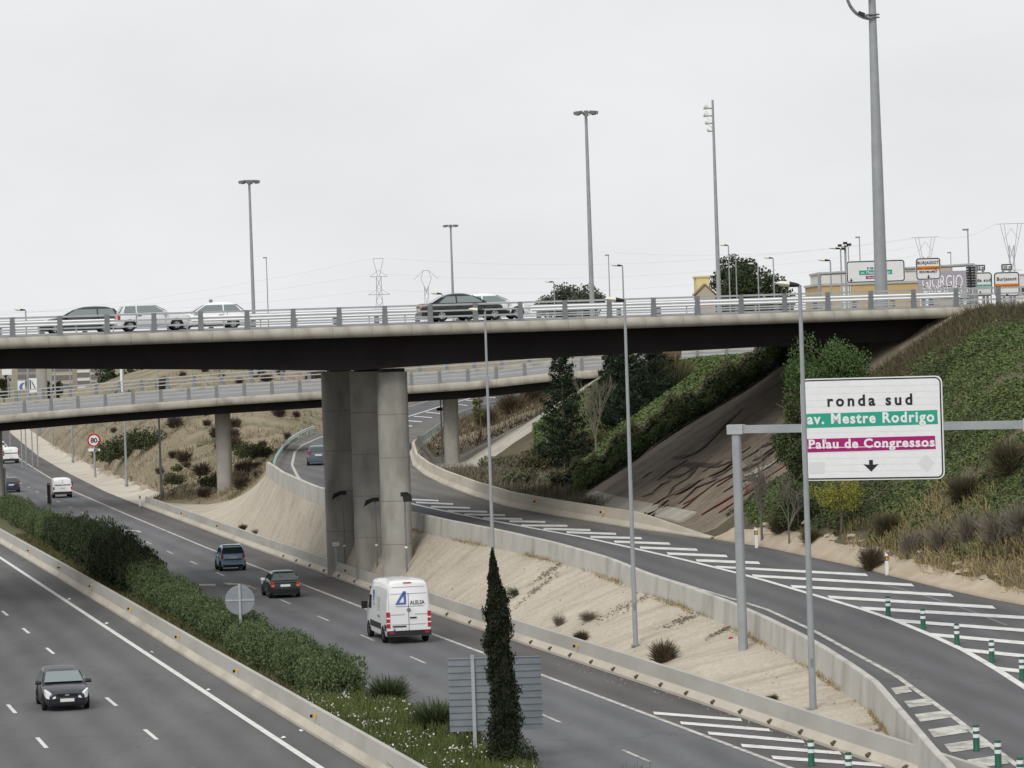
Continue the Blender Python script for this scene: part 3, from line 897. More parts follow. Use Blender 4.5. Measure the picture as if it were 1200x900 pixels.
# ------------------------------------------------------------------ lettering
def text_mesh(body, size, material, bold=0.0, spacing=1.0, extr=.004):
    cu = bpy.data.curves.new('lettering', 'FONT')
    cu.body = body; cu.size = size; cu.align_x = 'CENTER'; cu.align_y = 'BOTTOM_BASELINE'
    cu.offset = bold; cu.space_character = spacing; cu.extrude = extr
    cu.resolution_u = 3
    ob = bpy.data.objects.new('lettering', cu)
    COL.objects.link(ob)
    bpy.context.view_layer.update()
    me = bpy.data.meshes.new_from_object(ob.evaluated_get(bpy.context.evaluated_depsgraph_get()))
    bpy.data.objects.remove(ob); bpy.data.curves.remove(cu)
    me.materials.clear(); me.materials.append(material)
    return me
def lettering(body, width, height, material, parent, loc, rot=(math.pi / 2, 0, 0), bold=0.0, spacing=1.0, name='lettering'):
    """text stretched to a given width and cap height, centred at loc (baseline)"""
    me = text_mesh(body, 1.0, material, bold, spacing)
    xs = [v.co.x for v in me.vertices]; w = max(xs) - min(xs)
    mid = (max(xs) + min(xs)) / 2
    for v in me.vertices: v.co.x -= mid
    o = link(name, me, parent, loc, rot)
    o.scale = (width / w, height / .69, 1)
    return o

# ------------------------------------------------------------------ vehicles
def paint(name, col, metal=0.0, rough=.35):
    return mat('paint_' + name, col, rough, coat=.35 if max(col) < .05 else .6, metal=metal, spec=.5)

WHEELS = {}
def wheel(parent, x, y, r, w=.2, side=1):
    key = (round(r, 3), round(w, 3))
    if key not in WHEELS:
        t = MB().lathe([(r * .62, -w / 2), (r * .93, -w / 2), (r, -w * .36), (r, w * .36), (r * .93, w / 2), (r * .62, w / 2)], 20, 'y', cap=False).mesh('tyre', M_TYRE, smooth=True)
        m = MB().lathe([(r * .63, w * .3), (r * .58, w * .42), (r * .2, w * .36), (.01, w * .42)], 16, 'y')
        m.lathe([(r * .63, -w * .42), (r * .1, -w * .4)], 16, 'y')
        rm = m.mesh('rim', M_RIM, smooth=True)
        sp = MB()
        for k in range(5):
            a = 2 * math.pi * (k + .5) / 5
            sp.box(math.cos(a) * r * .40, w * .42, math.sin(a) * r * .40, r * .18, .02, r * .16, Matrix.Rotation(-a, 3, 'Y'))
        WHEELS[key] = (t, rm, sp.mesh('rim_opening', M_BLACK))
    t, rm, sp = WHEELS[key]
    e = link('wheel', t, parent, (x, y, r), (0, 0, 0 if side > 0 else math.pi))
    link('rim', rm, e); link('rim_opening', sp, e)
    return e

def car(name, label, loc, heading, s, pt, group=None):
    """s: dict with ro, wb, fo, W, H, zb, zh, zt, gh=(x rear base, rear top, front top, front base), r"""
    root = empty(name, loc, heading, label, s.get('cat', 'car'), group)
    ro, wb, fo, W, H, zb, zh, zt = (s[k] for k in ('ro', 'wb', 'fo', 'W', 'H', 'zb', 'zh', 'zt'))
    g0, g1, g2, g3 = s['gh']; r = s.get('r', .3)
    hw = W / 2; xr, xf = -ro, wb + fo
    zl = s.get('zl', .2)
    def chaikin(pts, n=2):
        for _ in range(n):
            out = [pts[0]]
            for (x0, z0), (x1, z1) in zip(pts[:-1], pts[1:]):
                out += [(x0 * .75 + x1 * .25, z0 * .75 + z1 * .25), (x0 * .25 + x1 * .75, z0 * .25 + z1 * .75)]
            pts = out + [pts[-1]]
        return pts
    bl_ = chaikin([(xr, zt - .06), (xr + .1, zt), (g0 + .15, zb), (g3, zb + .01), (xf - .35, zh), (xf, zh - .16)])
    def ztop(x):
        return float(np.interp(x, [p[0] for p in bl_], [p[1] for p in bl_]))
    def wid(x):
        return hw * float(np.interp(x, [xr, xr + .12, xr + .5, wb, xf - .3, xf], [.84, .93, 1, 1, .93, .76]))
    def ring(x, end=0):
        w = wid(x); t = ztop(x); z0 = zl + (.12 if end else 0)
        t2 = t - (.06 if end else 0)
        half = [(w * .90, z0), (w * .985, z0 + .1), (w, z0 + (t2 - z0) * .5), (w * .985, t2 - .1), (w * .93, t2 - .02), (w * .8, t2 + .008), (w * .4, t2 + .025)]
        return [(x, -a, b) for a, b in half] + [(x, a, b) for a, b in reversed(half)]
    xs = sorted(set([p[0] for p in bl_][1:-1] + [xr, xr + .05, xr + .14, xr + .5, g0, 0, .35, wb * .5, wb - .35, wb, g3, g3 + .3, xf - .45, xf - .25, xf - .1, xf]))
    MB().loft([ring(x, x in (xr, xf)) for x in xs]).build('body', pt, root, smooth=True)
    wrf = s.get('wr', .74) * hw; wbf = .955 * hw
    gl_ = chaikin([(g0, zb - .02), (g1 - .02, H - .04), ((g1 + g2) / 2, H + .03), (g2 + .06, H - .03), (g3, zb - .02)])
    def gz(x):
        return float(np.interp(x, [p[0] for p in gl_], [p[1] for p in gl_]))
    def gring(x):
        t = gz(x); k = (t - zb) / (H - zb); k = max(k, 0)
        wt = wbf + (wrf - wbf) * k
        half = [(wbf, zb - .05), (wbf + (wt - wbf) * .9, zb + (t - zb) * .86), (wt * .93, t - .015 * k), (wt * .6, t + .015 * k)]
        return [(x, -a, b) for a, b in half] + [(x, a, b) for a, b in reversed(half)]
    gx = [p[0] for p in gl_]
    MB().loft([gring(x) for x in gx]).build('cabin', pt, root, smooth=True)
    gl = s.get('glass', M_GLASS)
    def yo(z, extra=.012): return wbf + (wrf - wbf) * min(1, max(0, (z - zb) / (H - zb))) * 1.0 + extra
    def pane(nm, pts):
        me = bpy.data.meshes.new(nm); me.from_pydata(pts, [], [tuple(range(len(pts)))]); me.materials.append(gl)
        return link(nm, me, root)
    fr = lambda a, b, t: a + (b - a) * t
    for nm, xa, xb, dx in (('rear_window', g0, g1, -1), ('windscreen', g3, g2, 1)):
        pts = []
        for t, wf in ((.10, .92), (.82, .90)):
            x = fr(xa, xb, t); z = fr(zb, H - .035, t * .98)
            wy = fr(wbf, wrf, t) * wf
            pts.append((x + dx * .03, wy, z + .03))
        pts = [(pts[0][0], -pts[0][1], pts[0][2]), pts[0], pts[1], (pts[1][0], -pts[1][1], pts[1][2])]
        pane(nm, pts)
    b_, t_ = zb + .05, H - .13
    tb, tt = (b_ - zb) / (H - zb), (t_ - zb) / (H - zb)
    xb_ = s.get('bp', (g1 + g2) / 2 - .1)
    cr = s.get('cp', .10)
    for sgn in (-1, 1):
        pts = [(fr(g0, g1, tb) + cr + .1, sgn * yo(b_), b_), (xb_ - .04, sgn * yo(b_), b_), (xb_ - .04, sgn * yo(t_), t_), (fr(g0, g1, tt) + cr, sgn * yo(t_), t_)]
        pane('side_window', pts)
        pts = [(xb_ + .04, sgn * yo(b_), b_), (fr(g3, g2, tb) - .14, sgn * yo(b_), b_), (fr(g3, g2, tt) - .1, sgn * yo(t_), t_), (xb_ + .04, sgn * yo(t_), t_)]
        pane('side_window', pts)
        MB().prism([(-.11, -.06), (.02, -.08), (.09, -.02), (.07, .06), (-.09, .07)], -.11, .11).build('mirror', s.get('mirror', pt), root, loc=(g3 - .28, sgn * (hw + .09), zb + .06))
        for xw in (0, wb):
            wheel(root, xw, sgn * (hw - .065), r, .19, sgn)
            a_ = [(math.cos(q) * (r + .055), math.sin(q) * (r + .055)) for q in [math.pi * k / 10 for k in range(11)]] + [(-(r + .05), -.12), (r + .05, -.12)]
            MB().prism([(xw + p, r + q) for p, q in a_], sgn * (hw + .004), sgn * (hw - .06)).build('wheel_arch', M_BLACK, root)
        tl = s.get('tail', (.60, .92, .16))
        z0, z1, wl_ = tl
        MB().box(xr + .05, sgn * (hw * .93 - wl_ / 2), (z0 + z1) / 2, .14, wl_, z1 - z0).build('tail_light', M_TAIL, root)
        if s.get('ind'):
            MB().box(xr + .045, sgn * (hw * .93 - wl_ / 2), z0 + .05, .14, wl_ + .01, .1).build('indicator', M_TAILO, root)
        hl = s.get('head', (.18, .36))
        hr = []
        for hx, hy, z0_, z1_ in ((.02, .50, -.30, -.235), (.0, .66, -.33, -.16), (-.05, .81, -.33, -.08), (-.15, .915, -.29, -.02), (-.32, .965, -.2, -.005)):
            hr.append([(xf + hx, sgn * hw * hy, zh + z0_), (xf + hx - .02, sgn * hw * hy, zh + z1_), (xf + hx - .12, sgn * hw * (hy - .05), zh + z1_ + .02), (xf + hx - .12, sgn * hw * (hy - .06), zh + z0_)])
        MB().loft(hr).build('headlight', M_HEADL, root)
    for sgn in (-1, 1):
        for xd in (xb_ + .0, g3 - .22, max(.32, g0 + .55)):
            MB().box(xd, sgn * (hw + .001), (zb + .32) / 2 + .06, .014, .012, zb - .42).build('door_gap', M_BLACK, root)
        MB().box(wb * .5, sgn * hw * .985, zl + .07, wb - .75, .05, .1).build('sill', M_BLACK, root)
        MB().box(xb_ + .16, sgn * (hw + .008), zb - .12, .2, .02, .035).build('door_handle', M_BLACK, root)
    MB().box(xf - .01, 0, .30, .1, W * .5, .08).build('lower_intake', M_BLACK, root)
    bm_ = s.get('bumper', None)
    MB().box(xr + .06, 0, .40, .2, W * .93, s.get('bh', .2)).build('rear_bumper', bm_ or pt, root)
    MB().box(xf - .12, 0, .38, .26, W * .82, .2).build('front_bumper', bm_ or pt, root)
    MB().box(xf - .05, 0, zh - .2, .12, W * .46, .1).build('grille', M_BLACK, root)
    pz = s.get('plate', .62)
    MB().box(xr - .05 if pz < .5 else xr - .012, 0, pz, .03, .52, .12).build('number_plate', M_PLATE, root)
    MB().box(xf + .012, 0, .42, .03, .52, .12).build('number_plate', M_PLATE, root)
    return root

def axle(x, y, z=0.0):
    return P(x, y, z)

HATCH = dict(ro=.62, wb=2.55, fo=.80, W=1.66, H=1.44, zb=.90, zh=.78, zt=.86, gh=(-.52, -.18, 1.25, 2.05), r=.29)
p_silver = paint('silver', (.68, .70, .72), .1)
p_white = paint('white', (.84, .85, .86))
p_navy = paint('navy', (.007, .009, .018))
p_black = paint('black', (.007, .008, .010))
p_green = paint('dark_green', (.02, .032, .034))
p_smart = paint('light_blue', (.27, .42, .56), .15)
p_blue = paint('grey_blue', (.10, .13, .17), .3)
p_dark = paint('dark_grey', (.03, .033, .04), .2)

focus = dict(ro=.75, wb=2.62, fo=.83, W=1.70, H=1.44, zb=.93, zh=.80, zt=.9, gh=(-.62, -.18, 1.28, 2.25), r=.30, glass=M_GLASSL, bumper=None)
h_ = -HEAD
fa = axle(77, 831)
fc = car('hatchback_car', 'dark navy hatchback driving toward the camera on the near carriageway', fa - h_ * 2.62, math.atan2(h_.y, h_.x), focus, p_navy)
for sgn in (-1, 1):
    MB().box(3.42, sgn * .58, .47, .05, .13, .08).build('fog_indicator', M_TAIL, fc)
MB().box(3.46, 0, .61, .02, .15, .05).build('badge', M_RIM, fc)

smart = dict(ro=.38, wb=1.81, fo=.42, W=1.52, H=1.52, zb=.96, zh=.85, zt=.94, gh=(-.36, -.2, .9, 1.75), r=.29, tail=(.72, 1.02, .12), plate=.8, wr=.82)
sc_ = car('microcar', 'tiny light blue two seat car under the overpass in the far carriageway', axle(272.5, 668.5), HEAD_RZ, smart, p_smart)
MB().box(-.40, 0, .68, .05, 1.05, .05).build('tailgate_gap', M_BLACK, sc_)
MB().box(-.395, 0, .3, .06, 1.2, .14).build('rear_valance', M_BLACK, sc_)
MB().box(.35, 0, 1.525, 1.0, 1.12, .03).build('roof_panel', paint('pale_roof', (.5, .53, .55)), sc_)

gh_ = dict(ro=.60, wb=2.40, fo=.75, W=1.60, H=1.41, zb=.88, zh=.76, zt=.82, gh=(-.55, -.22, 1.1, 1.9), r=.28, tail=(.62, .86, .16), plate=.68, ind=True, bumper=M_BLACK, mirror=p_silver)
gc = car('hatchback_car', 'old dark green hatchback ahead of the white delivery van', axle(333, 700.3), HEAD_RZ, gh_, p_green)
MB().tube((-.47, -.02, .98), (-.40, .28, 1.2), .012).build('wiper', M_BLACK, gc)

navy2 = dict(HATCH); navy2.update(tail=(.78, 1.0, .14), plate=.75)
car('hatchback_car', 'dark blue hatchback half hidden by the bridge pillar at the left edge', axle(13, 577), HEAD_RZ, navy2, paint('deep_blue', (.02, .032, .06)))
bl = dict(HATCH); bl.update(ro=.72, H=1.46, zb=.93, tail=(.8, 1.08, .14), plate=.78, gh=(-.62, -.35, 1.2, 2.05))
car('hatchback_car', 'grey blue car on the slip road, partly hidden by the overpass columns', S(373.5, 545), math.atan2(1, -.06), bl, p_blue)
wh = dict(HATCH); wh.update(H=1.46)
car('hatchback_car', 'white car at the left edge ahead of the white passenger van', axle(0, 530), HEAD_RZ, wh, p_white)

def deck_car(name, label, x_rear_wheel, y, v, s, pt, rev=False, cat='car'):
    d = ray(x_rear_wheel, y)
    cb, sb = math.cos(BETA), math.sin(BETA)
    # intersect the sight line (plan) with the lane line at v
    a0 = UB + Vector((-sb * v, cb * v, 0))
    t = (a0.y * cb - a0.x * sb) / (d[1] * cb - d[0] * sb)
    p = Vector((d[0] * t, d[1] * t, 0))
    zz = float(np.interp(v, [q[0] for q in DECK[1:8]], [q[1] for q in DECK[1:8]]))
    p.z = zz + .004
    s = dict(s); s['cat'] = cat
    return car(name, label, p, BETA + (math.pi if rev else 0), s, pt)
polo = dict(ro=.62, wb=2.46, fo=.80, W=1.65, H=1.46, zb=.93, zh=.80, zt=.9, gh=(-.56, -.24, 1.15, 2.1), r=.29, glass=M_GLASSL)
deck_car('hatchback_car', 'silver hatchback driving right on the near lane of the upper overpass', 150.7, 384, 4.6, polo, p_silver)
sedan = dict(ro=1.05, wb=2.89, fo=.85, W=1.84, H=1.46, zb=.93, zh=.80, zt=.98, gh=(-.55, .30, 1.55, 2.55), r=.32, tail=(.76, .95, .4), cp=.22, glass=M_GLASSL)
deck_car('saloon_car', 'black saloon car on the near lane of the upper overpass', 514.5, 380, 4.4, sedan, p_black)
coupe = dict(ro=.95, wb=2.72, fo=.82, W=1.76, H=1.42, zb=.92, zh=.80, zt=.95, gh=(-.5, .32, 1.45, 2.45), r=.32, cp=.22, glass=M_GLASSL)
deck_car('saloon_car', 'white saloon car passing beyond the black saloon on the overpass', 546, 378, 8.0, coupe, p_white)
est = dict(ro=.95, wb=2.70, fo=.85, W=1.75, H=1.47, zb=.93, zh=.80, zt=.95, gh=(-.85, -.45, 1.4, 2.4), r=.31, glass=M_GLASSL)
deck_car('estate_car', 'dark estate car behind the median rail at left on the overpass', 121, 382, 14.5, est, p_dark, True)
tx = dict(ro=.85, wb=2.65, fo=.85, W=1.75, H=1.50, zb=.93, zh=.80, zt=.93, gh=(-.72, -.1, 1.35, 2.35), r=.31, glass=M_GLASSL)
tc_ = deck_car('taxi_car', 'white taxi with roof lamp behind the median rail on the overpass', 271, 381, 14.5, tx, p_white, True, 'taxi')
MB().box(1.1, 0, 1.6, .16, .3, .16).build('roof_lamp', M_GALVD, tc_)

def van(name, label, loc, heading, s, pt):
    root = empty(name, loc, heading, label, 'van')
    ro, L, W, H = s['ro'], s['L'], s['W'], s['H']
    xr, xf = -ro, L - ro
    hw = W / 2
    hood, wsb = s['hood'], s['wsb']        # hood height, windscreen base x (from front)
    prof_x = [xr, xr + .06, xr + .3, xr + 2.0, xf - s['wst'], xf - wsb, xf - .35, xf - .08, xf]
    prof_z = [H - .14, H - .07, H - .02, H, H - .1, hood + .2, hood, hood - .25, hood - .4]
    def zt(x): return float(np.interp(x, prof_x, prof_z))
    def wf(z): return float(np.interp(z, [.2, .5, 1.15, H * .7, H], [.965, 1, 1, .955, s.get('wr', .86)]))
    def ring(x):
        t = zt(x); z0 = .33
        e = float(np.interp(x, [xr, xr + .05, xf - .6, xf], [.965, 1, 1, .8]))
        half = [(wf(z0) * .98, z0)]
        for f in (.12, .35, .6, .82, .93):
            z = z0 + (t - z0) * f
            half.append((wf(z), z))
        k = min(1, t / H)
        half += [(wf(t) * .965, t - .08), (wf(t) * .88, t - .02), (wf(t) * .5, t + .015)]
        half = [(a * hw * e, b) for a, b in half]
        return [(x, -a, b) for a, b in half] + [(x, a, b) for a, b in reversed(half)]
    xs = sorted(set(prof_x + [xr + .12, 0, 1, 2, xf - (s['wst'] + wsb) / 2, xf - .2]))
    MB().loft([ring(x) for x in xs]).build('body', pt, root, smooth=True)
    def side_y(z, e=.012): return hw * wf(z) + e
    def pane(nm, pts, m_):
        me = bpy.data.meshes.new(nm); me.from_pydata(pts, [], [tuple(range(len(pts)))]); me.materials.append(m_)
        return link(nm, me, root)
    for sgn in (-1, 1):
        for xw in (0, s['wb']):
            wheel(root, xw, sgn * (hw - .085), s['r'], .23, sgn)
            a_ = [(math.cos(q) * (s['r'] + .07), math.sin(q) * (s['r'] + .07)) for q in [math.pi * k / 10 for k in range(11)]] + [(-(s['r'] + .06), -.02), (s['r'] + .06, -.02)]
            MB().prism([(xw + p, s['r'] + q) for p, q in a_], sgn * (hw * 1.0 + .006), sgn * (hw - .08)).build('wheel_arch', M_BLACK, root)
        # front door window
        xa = xf - wsb - .18; xb = xa - .85
        z0, z1 = s['belt'], s['belt'] + s.get('dw', .62)
        pane('side_window', [(xb, sgn * side_y(z0), z0), (xa - .05, sgn * side_y(z0), z0), (xa - .38, sgn * side_y(z1), z1), (xb, sgn * side_y(z1), z1)], M_GLASS)
        MB().prism([(-.1, -.16), (.06, -.16), (.1, .0), (.04, .17), (-.08, .17)], -.13, .13).build('mirror', M_BLACK, root, loc=(xa - .1, sgn * (hw + .18), z0 + .12))
        tl = s['tail']
        MB().box(xr + .03, sgn * (hw * tl[3]), (tl[0] + tl[1]) / 2, .12, tl[2], tl[1] - tl[0]).build('tail_light', M_TAIL, root)
        if s.get('strip'):
            MB().prism([(.45, .58), (s['wb'] - .45, .58), (s['wb'] - .45, .84), (.45, .84)], sgn * (hw + .012), sgn * (hw - .05)).build('rub_strip', M_DARK, root)
            MB().prism([(-ro + .12, .58), (-.45, .58), (-.45, .84), (-ro + .12, .84)], sgn * (hw + .012), sgn * (hw - .05)).build('rub_strip', M_DARK, root)
    MB().box(xr + .03, 0, .47, .26, W * .985, s.get('bmh', .24)).build('rear_bumper', M_DARK, root)
    MB().box(xr - .012, 0, 1.3, .02, .012, s['H'] - .95).build('door_gap', M_DARK, root)
    ws = []
    for t, f in ((.06, .86), (.9, .80)):
        x = (xf - wsb) + ((xf - s['wst']) - (xf - wsb)) * t
        ws.append((x + .04, hw * f, (hood + .2) + (H - .1 - hood - .2) * t + .05))
    pane('windscreen', [(ws[0][0], -ws[0][1], ws[0][2]), ws[0], ws[1], (ws[1][0], -ws[1][1], ws[1][2])], M_GLASS)
    if s.get('rw'):
        za, zb2 = s['rw']
        for sgn in (-1, 1):
            w1, w2 = hw * .86 * wf(za), hw * .84 * wf(zb2)
            pane('rear_window', [(xr - .008, sgn * .05, za), (xr - .008, sgn * w1, za), (xr + .03, sgn * w2, zb2), (xr + .03, sgn * .05, zb2)], M_GLASS)
    pl = s.get('plate', (0, .75))
    MB().box(xr - .02, pl[0], pl[1], .03, .52, .12).build('number_plate', M_PLATE, root)
    return root

sp = dict(ro=1.05, L=5.95, W=1.99, H=2.82, wb=3.66, r=.35, hood=1.22, wsb=1.0, wst=2.0, belt=1.35, tail=(.72, 1.42, .15, .925), strip=True, wr=.84, plate=(.42, .62))
sv = van('delivery_van', 'white high roof delivery van with blue logo on its rear doors', axle(475, 752), HEAD_RZ, sp, paint('van_white', (.80, .81, .82)))
xr = -1.05 - .012
for z, w in ((2.52, 1.45), (2.22, 1.62), (.86, 1.55)):
    MB().box(xr, 0, z, .012, w, .016).build('door_crease', M_GALV, sv)
for yy in (-.93, .93):
    MB().box(xr + .015, yy * .96, 1.5, .012, .012, 1.6).build('door_edge', M_GALVD, sv)
    MB().box(xr - .07, yy * .86, .5, .06, .22, .08).build('reflector', M_TAIL, sv)
for yy in (-1, 1):
    MB().box(-1.05 + .03, yy * .995 * .925, 1.15, .13, .155, .07).build('reversing_lamp', M_HEADL, sv)
    MB().box(-1.05 + .03, yy * .995 * .925, .93, .13, .155, .05).build('reversing_lamp', M_HEADL, sv)
MB().box(xr + .01, .03, 2.70, .05, .36, .045).build('brake_light', M_TAIL, sv)
MB().box(xr - .01, .43, .78, .05, .6, .05).build('plate_lamp_bar', M_BLACK, sv)
MB().box(xr - .012, .66, .62, .032, .07, .12).build('plate_band', M_BLUE, sv)
MB().box(xr - .01, -.20, 1.15, .05, .3, .05).build('door_handle', M_BLACK, sv)
MB().lathe([(.085, 0), (.085, -.03), (.05, -.035)], 16, 'x', (xr, -.01, 1.5)).build('badge', M_GALVD, sv)
R_REAR = (math.pi / 2, 0, -math.pi / 2)     # lettering facing backwards
lettering('ALELSA', .66, .17, M_SIGNK, sv, (xr - .004, -.40, 1.73), R_REAR, .01)
MB().box(xr - .002, -.06, 1.66, .008, 1.25, .018).build('logo_underline', M_GALVD, sv)
# blue triangular logo: local y is to the left of the van
def rear_poly(pts, m_, nm):
    me = bpy.data.meshes.new(nm); me.from_pydata([(xr - .006, -a, b) for a, b in pts], [], [tuple(range(len(pts)))]); me.materials.append(m_)
    return link(nm, me, sv)
rear_poly([(-.60, 1.74), (-.48, 1.74), (-.16, 2.20), (-.16, 2.33), (-.22, 2.33)], M_BLUE, 'logo_stroke')
rear_poly([(-.22, 2.20), (-.14, 2.33), (-.10, 2.33), (-.10, 1.74), (-.19, 1.74)], M_BLUE, 'logo_stroke')
rear_poly([(-.48, 1.741), (-.19, 1.741), (-.19, 1.83), (-.42, 1.83)], M_BLUE, 'logo_stroke')
for yc, w in ((.50, .62), (-.56, .58)):
    MB().box(xr - .002, yc, 1.30, .008, w, .026).build('phone_line', M_GALV, sv)
# marks on the visible flank
yl = .99 * .99 + .02
def flank(x, z, w, h, m_, nm): MB().box(x, yl - .012 - max(0, z - 1.2) * .035, z, w, .012, h).build(nm, m_, sv)
flank(2.3, 1.98, .28, .5, M_BLUE, 'flank_logo'); flank(2.2, 1.62, .5, .2, M_GALV, 'flank_lettering')
for k in range(6): flank(.95 + .02 * k, 1.95 - .11 * k, .8 - .05 * (k % 3), .06, M_GALV, 'flank_lettering')
flank(1.0, 1.12, .6, .12, M_GALVD, 'flank_lettering')
flank(1.55, 1.55, .014, 1.6, M_GALV, 'sliding_door_gap')

bg = dict(ro=.72, L=4.1, W=1.72, H=1.82, wb=2.69, r=.29, hood=.98, wsb=.95, wst=1.75, belt=1.05, dw=.5, tail=(.78, 1.02, .12, .94), rw=(1.14, 1.62), plate=(0, .95), wr=.86)
bv = van('small_van', 'small white van with two rear door windows near the left edge', axle(73, 583.3), HEAD_RZ, bg, p_white)
tr = dict(ro=1.0, L=4.8, W=1.90, H=1.97, wb=3.1, r=.32, hood=1.1, wsb=.85, wst=1.6, belt=1.2, dw=.5, tail=(1.0, 1.6, .12, .94), rw=(1.2, 1.78), plate=(0, .7), wr=.88)
tv = van('passenger_van', 'white passenger van at the left edge farther up the road', axle(12.5, 543), HEAD_RZ, tr, p_white)

# ------------------------------------------------------------------ lamps, masts, signs
def PE(x, y):
    """survey point on the sandy concrete slope"""
    z = .6
    for _ in range(40):
        q = P(x, y, z); z = .5 * z + .5 * zE_xy(q.x, q.y)
    return q
def PH(x, y):
    z = 1.0
    for _ in range(60):
        q = P(x, y, z); z = .6 * z + .4 * zH_xy(q.x, q.y)
    return q
def PG(x, y):
    z = 4.0
    best = None
    for Y in np.arange(120, 330, .5):
        q = D(x, y, float(Y))
        if q.z <= zG(q.x, q.y): return q
    return D(x, y, 200)

def lamp_head(root, top, L=.85, white=True, ang=math.pi):
    """luminaire with white hood reaching out from the pole top"""
    m = MB()
    rings = []
    for t, w, h in ((0, .05, .04), (.12, .13, .07), (.45, .18, .10), (.8, .16, .09), (1, .05, .03)):
        z = .05 + .10 * t
        rings.append([Vector((t * L, math.cos(a) * w, z + math.sin(a) * h)) for a in [2 * math.pi * k / 8 for k in range(8)]])
    n1 = rings[:3]; n2 = rings[2:]
    a = MB().loft(n1).build('lamp_housing', M_DARK, root, smooth=True, loc=top, rot=(0, 0, ang))
    b = MB().loft(n2).build('lamp_cover', M_LAMPW if white else M_GALV, root, smooth=True, loc=top, rot=(0, 0, ang))
    return b
def street_lamp(base, topz, label, r0=.11, r1=.055, L=.85, group=None, white=True, ang=math.pi):
    root = empty('street_lamp', base, 0, label, 'street lamp', group)
    h = topz - base.z
    MB().tube((0, 0, -.4), (0, 0, h), r0, r1, 10).build('pole', M_POLE, root, smooth=True)
    MB().box(0, 0, .02, r0 * 3.4, r0 * 3.4, .06).build('base_plate', M_GALVD, root)
    MB().box(0, -r0 * .7, 1.6, .1, .06, .3).build('service_hatch', M_GALVD, root)
    lamp_head(root, (0, 0, h - .06), L, white, ang)
    return root
for bx, by, tx_, ty, lab, r0 in ((953, 832, 936, 334, 'tall grey street lamp standing in front of the large white road sign', .125),
                                 (745, 757, 728, 352, 'tall grey street lamp on the sandy slope in mid picture', .105),
                                 (579, 690, 567.5, 364, 'tall grey street lamp rising behind the cypress', .10)):
    b = PE(bx, by)
    t = D(tx_, ty, b.y)
    street_lamp(b, t.z, lab, r0, r0 * .5, .78)

# lamp posts along the far right edge of the motorway
for x_, y_, w_ in [(189.5, 585, 'rightmost, nearest the end of the concrete barrier'), (148.5, 568, 'second from the right, right of the 80 sign'), (85.5, 540, 'just left of the 80 sign'), (62, 523, 'second from the left'), (46.5, 510, 'leftmost and farthest')]:
    b = P(x_, y_, .35)
    street_lamp(b, b.z + 12.4, 'slim lamp post below the dry hillside, ' + w_, .13, .06, .8, 'lamp posts at the foot of the dry hillside')

# floodlights beside the overpass columns
def floodlight(x, y, xt, yt, Y, label, flip=1):
    b = D(x, y, Y); b.z = zE_xy(b.x, b.y); t = D(xt, yt, b.y)
    root = empty('floodlight_post', b, 0, label, 'floodlight')
    h = t.z - b.z
    MB().tube((0, 0, -.3), (0, 0, h), .055, .045, 8).build('pole', M_GALVD, root)
    MB().box(0, 0, h * .32, .13, .13, .1).build('clamp', M_RAIL, root)
    o = MB().loft([[(-.08, -.13, -.06), (-.08, .13, -.06), (-.08, .13, .14), (-.08, -.13, .14)], [(-.62, -.24, -.34), (-.62, .24, -.34), (-.5, .24, -.0), (-.5, -.24, -.0)]]).build('lamp_box', M_BLACK, root, loc=(0, 0, h), rot=(0, 0, 0 if flip > 0 else math.pi * .6))
    MB().box(.05, 0, .03, .35, .3, .22).build('ballast', M_BLACK, o)
    return root
floodlight(404, 655, 402.5, 578, 204.6, 'thin floodlight post before the left overpass column')
floodlight(442, 665, 440, 586, 196.8, 'thin floodlight post between the overpass columns')
floodlight(477, 673, 473, 580, 189.4, 'thin floodlight post beside the pale right overpass column', -1)
b = S(528 - 22, 552, 0); 
fl = empty('floodlight_post', D(518.5, 537, 300), 0, 'thin floodlight post beside the column of the lower bridge', 'floodlight')
MB().tube((0, 0, -.5), (0, 0, 5.3), .07, .06, 8).build('pole', M_POLE, fl)
MB().box(-.1, 0, 4.1, .5, .3, .25).build('lamp_box', M_BLACK, fl)

# kilometre marker
b = PE(394, 656)
km = empty('kilometre_sign', b, 0, 'small white kilometre plate in front of the overpass columns', 'sign')
MB().tube((0, 0, -.3), (0, 0, .75), .03).build('post', M_GALV, km)
pl_ = MB().box(0, 0, .88, .36, .03, .2).build('plate', M_SIGNW, km)
lettering('4,5', .22, .11, M_SIGNK, pl_, (0, -.02, .825))
# 80 speed limit sign
q = P(111.5, 556, .4)
s80 = empty('speed_limit_sign', q, 0, 'round 80 speed limit sign with red border at the left', 'sign')
hz = D(109, 516, q.y).z - q.z
MB().tube((0, .06, -.3), (0, .06, hz + .6), .12, .12, 8).build('post', M_POLE, s80)
dsk = MB().lathe([(.70, 0), (.70, -.04), (.01, -.04)], 32, 'y', (0, 0, hz)).build('rim', M_RED, s80)
MB().lathe([(.53, -.042), (.53, -.055), (.01, -.055)], 32, 'y', (0, 0, hz)).build('face', M_SIGNW, dsk)
lettering('80', .72, .5, M_SIGNK, dsk, (0, -.062, hz - .25), bold=.03)
MB().box(0, -.02, hz - 1.0, 1.25, .04, .3).build('sub_plate', M_SIGNW, s80)

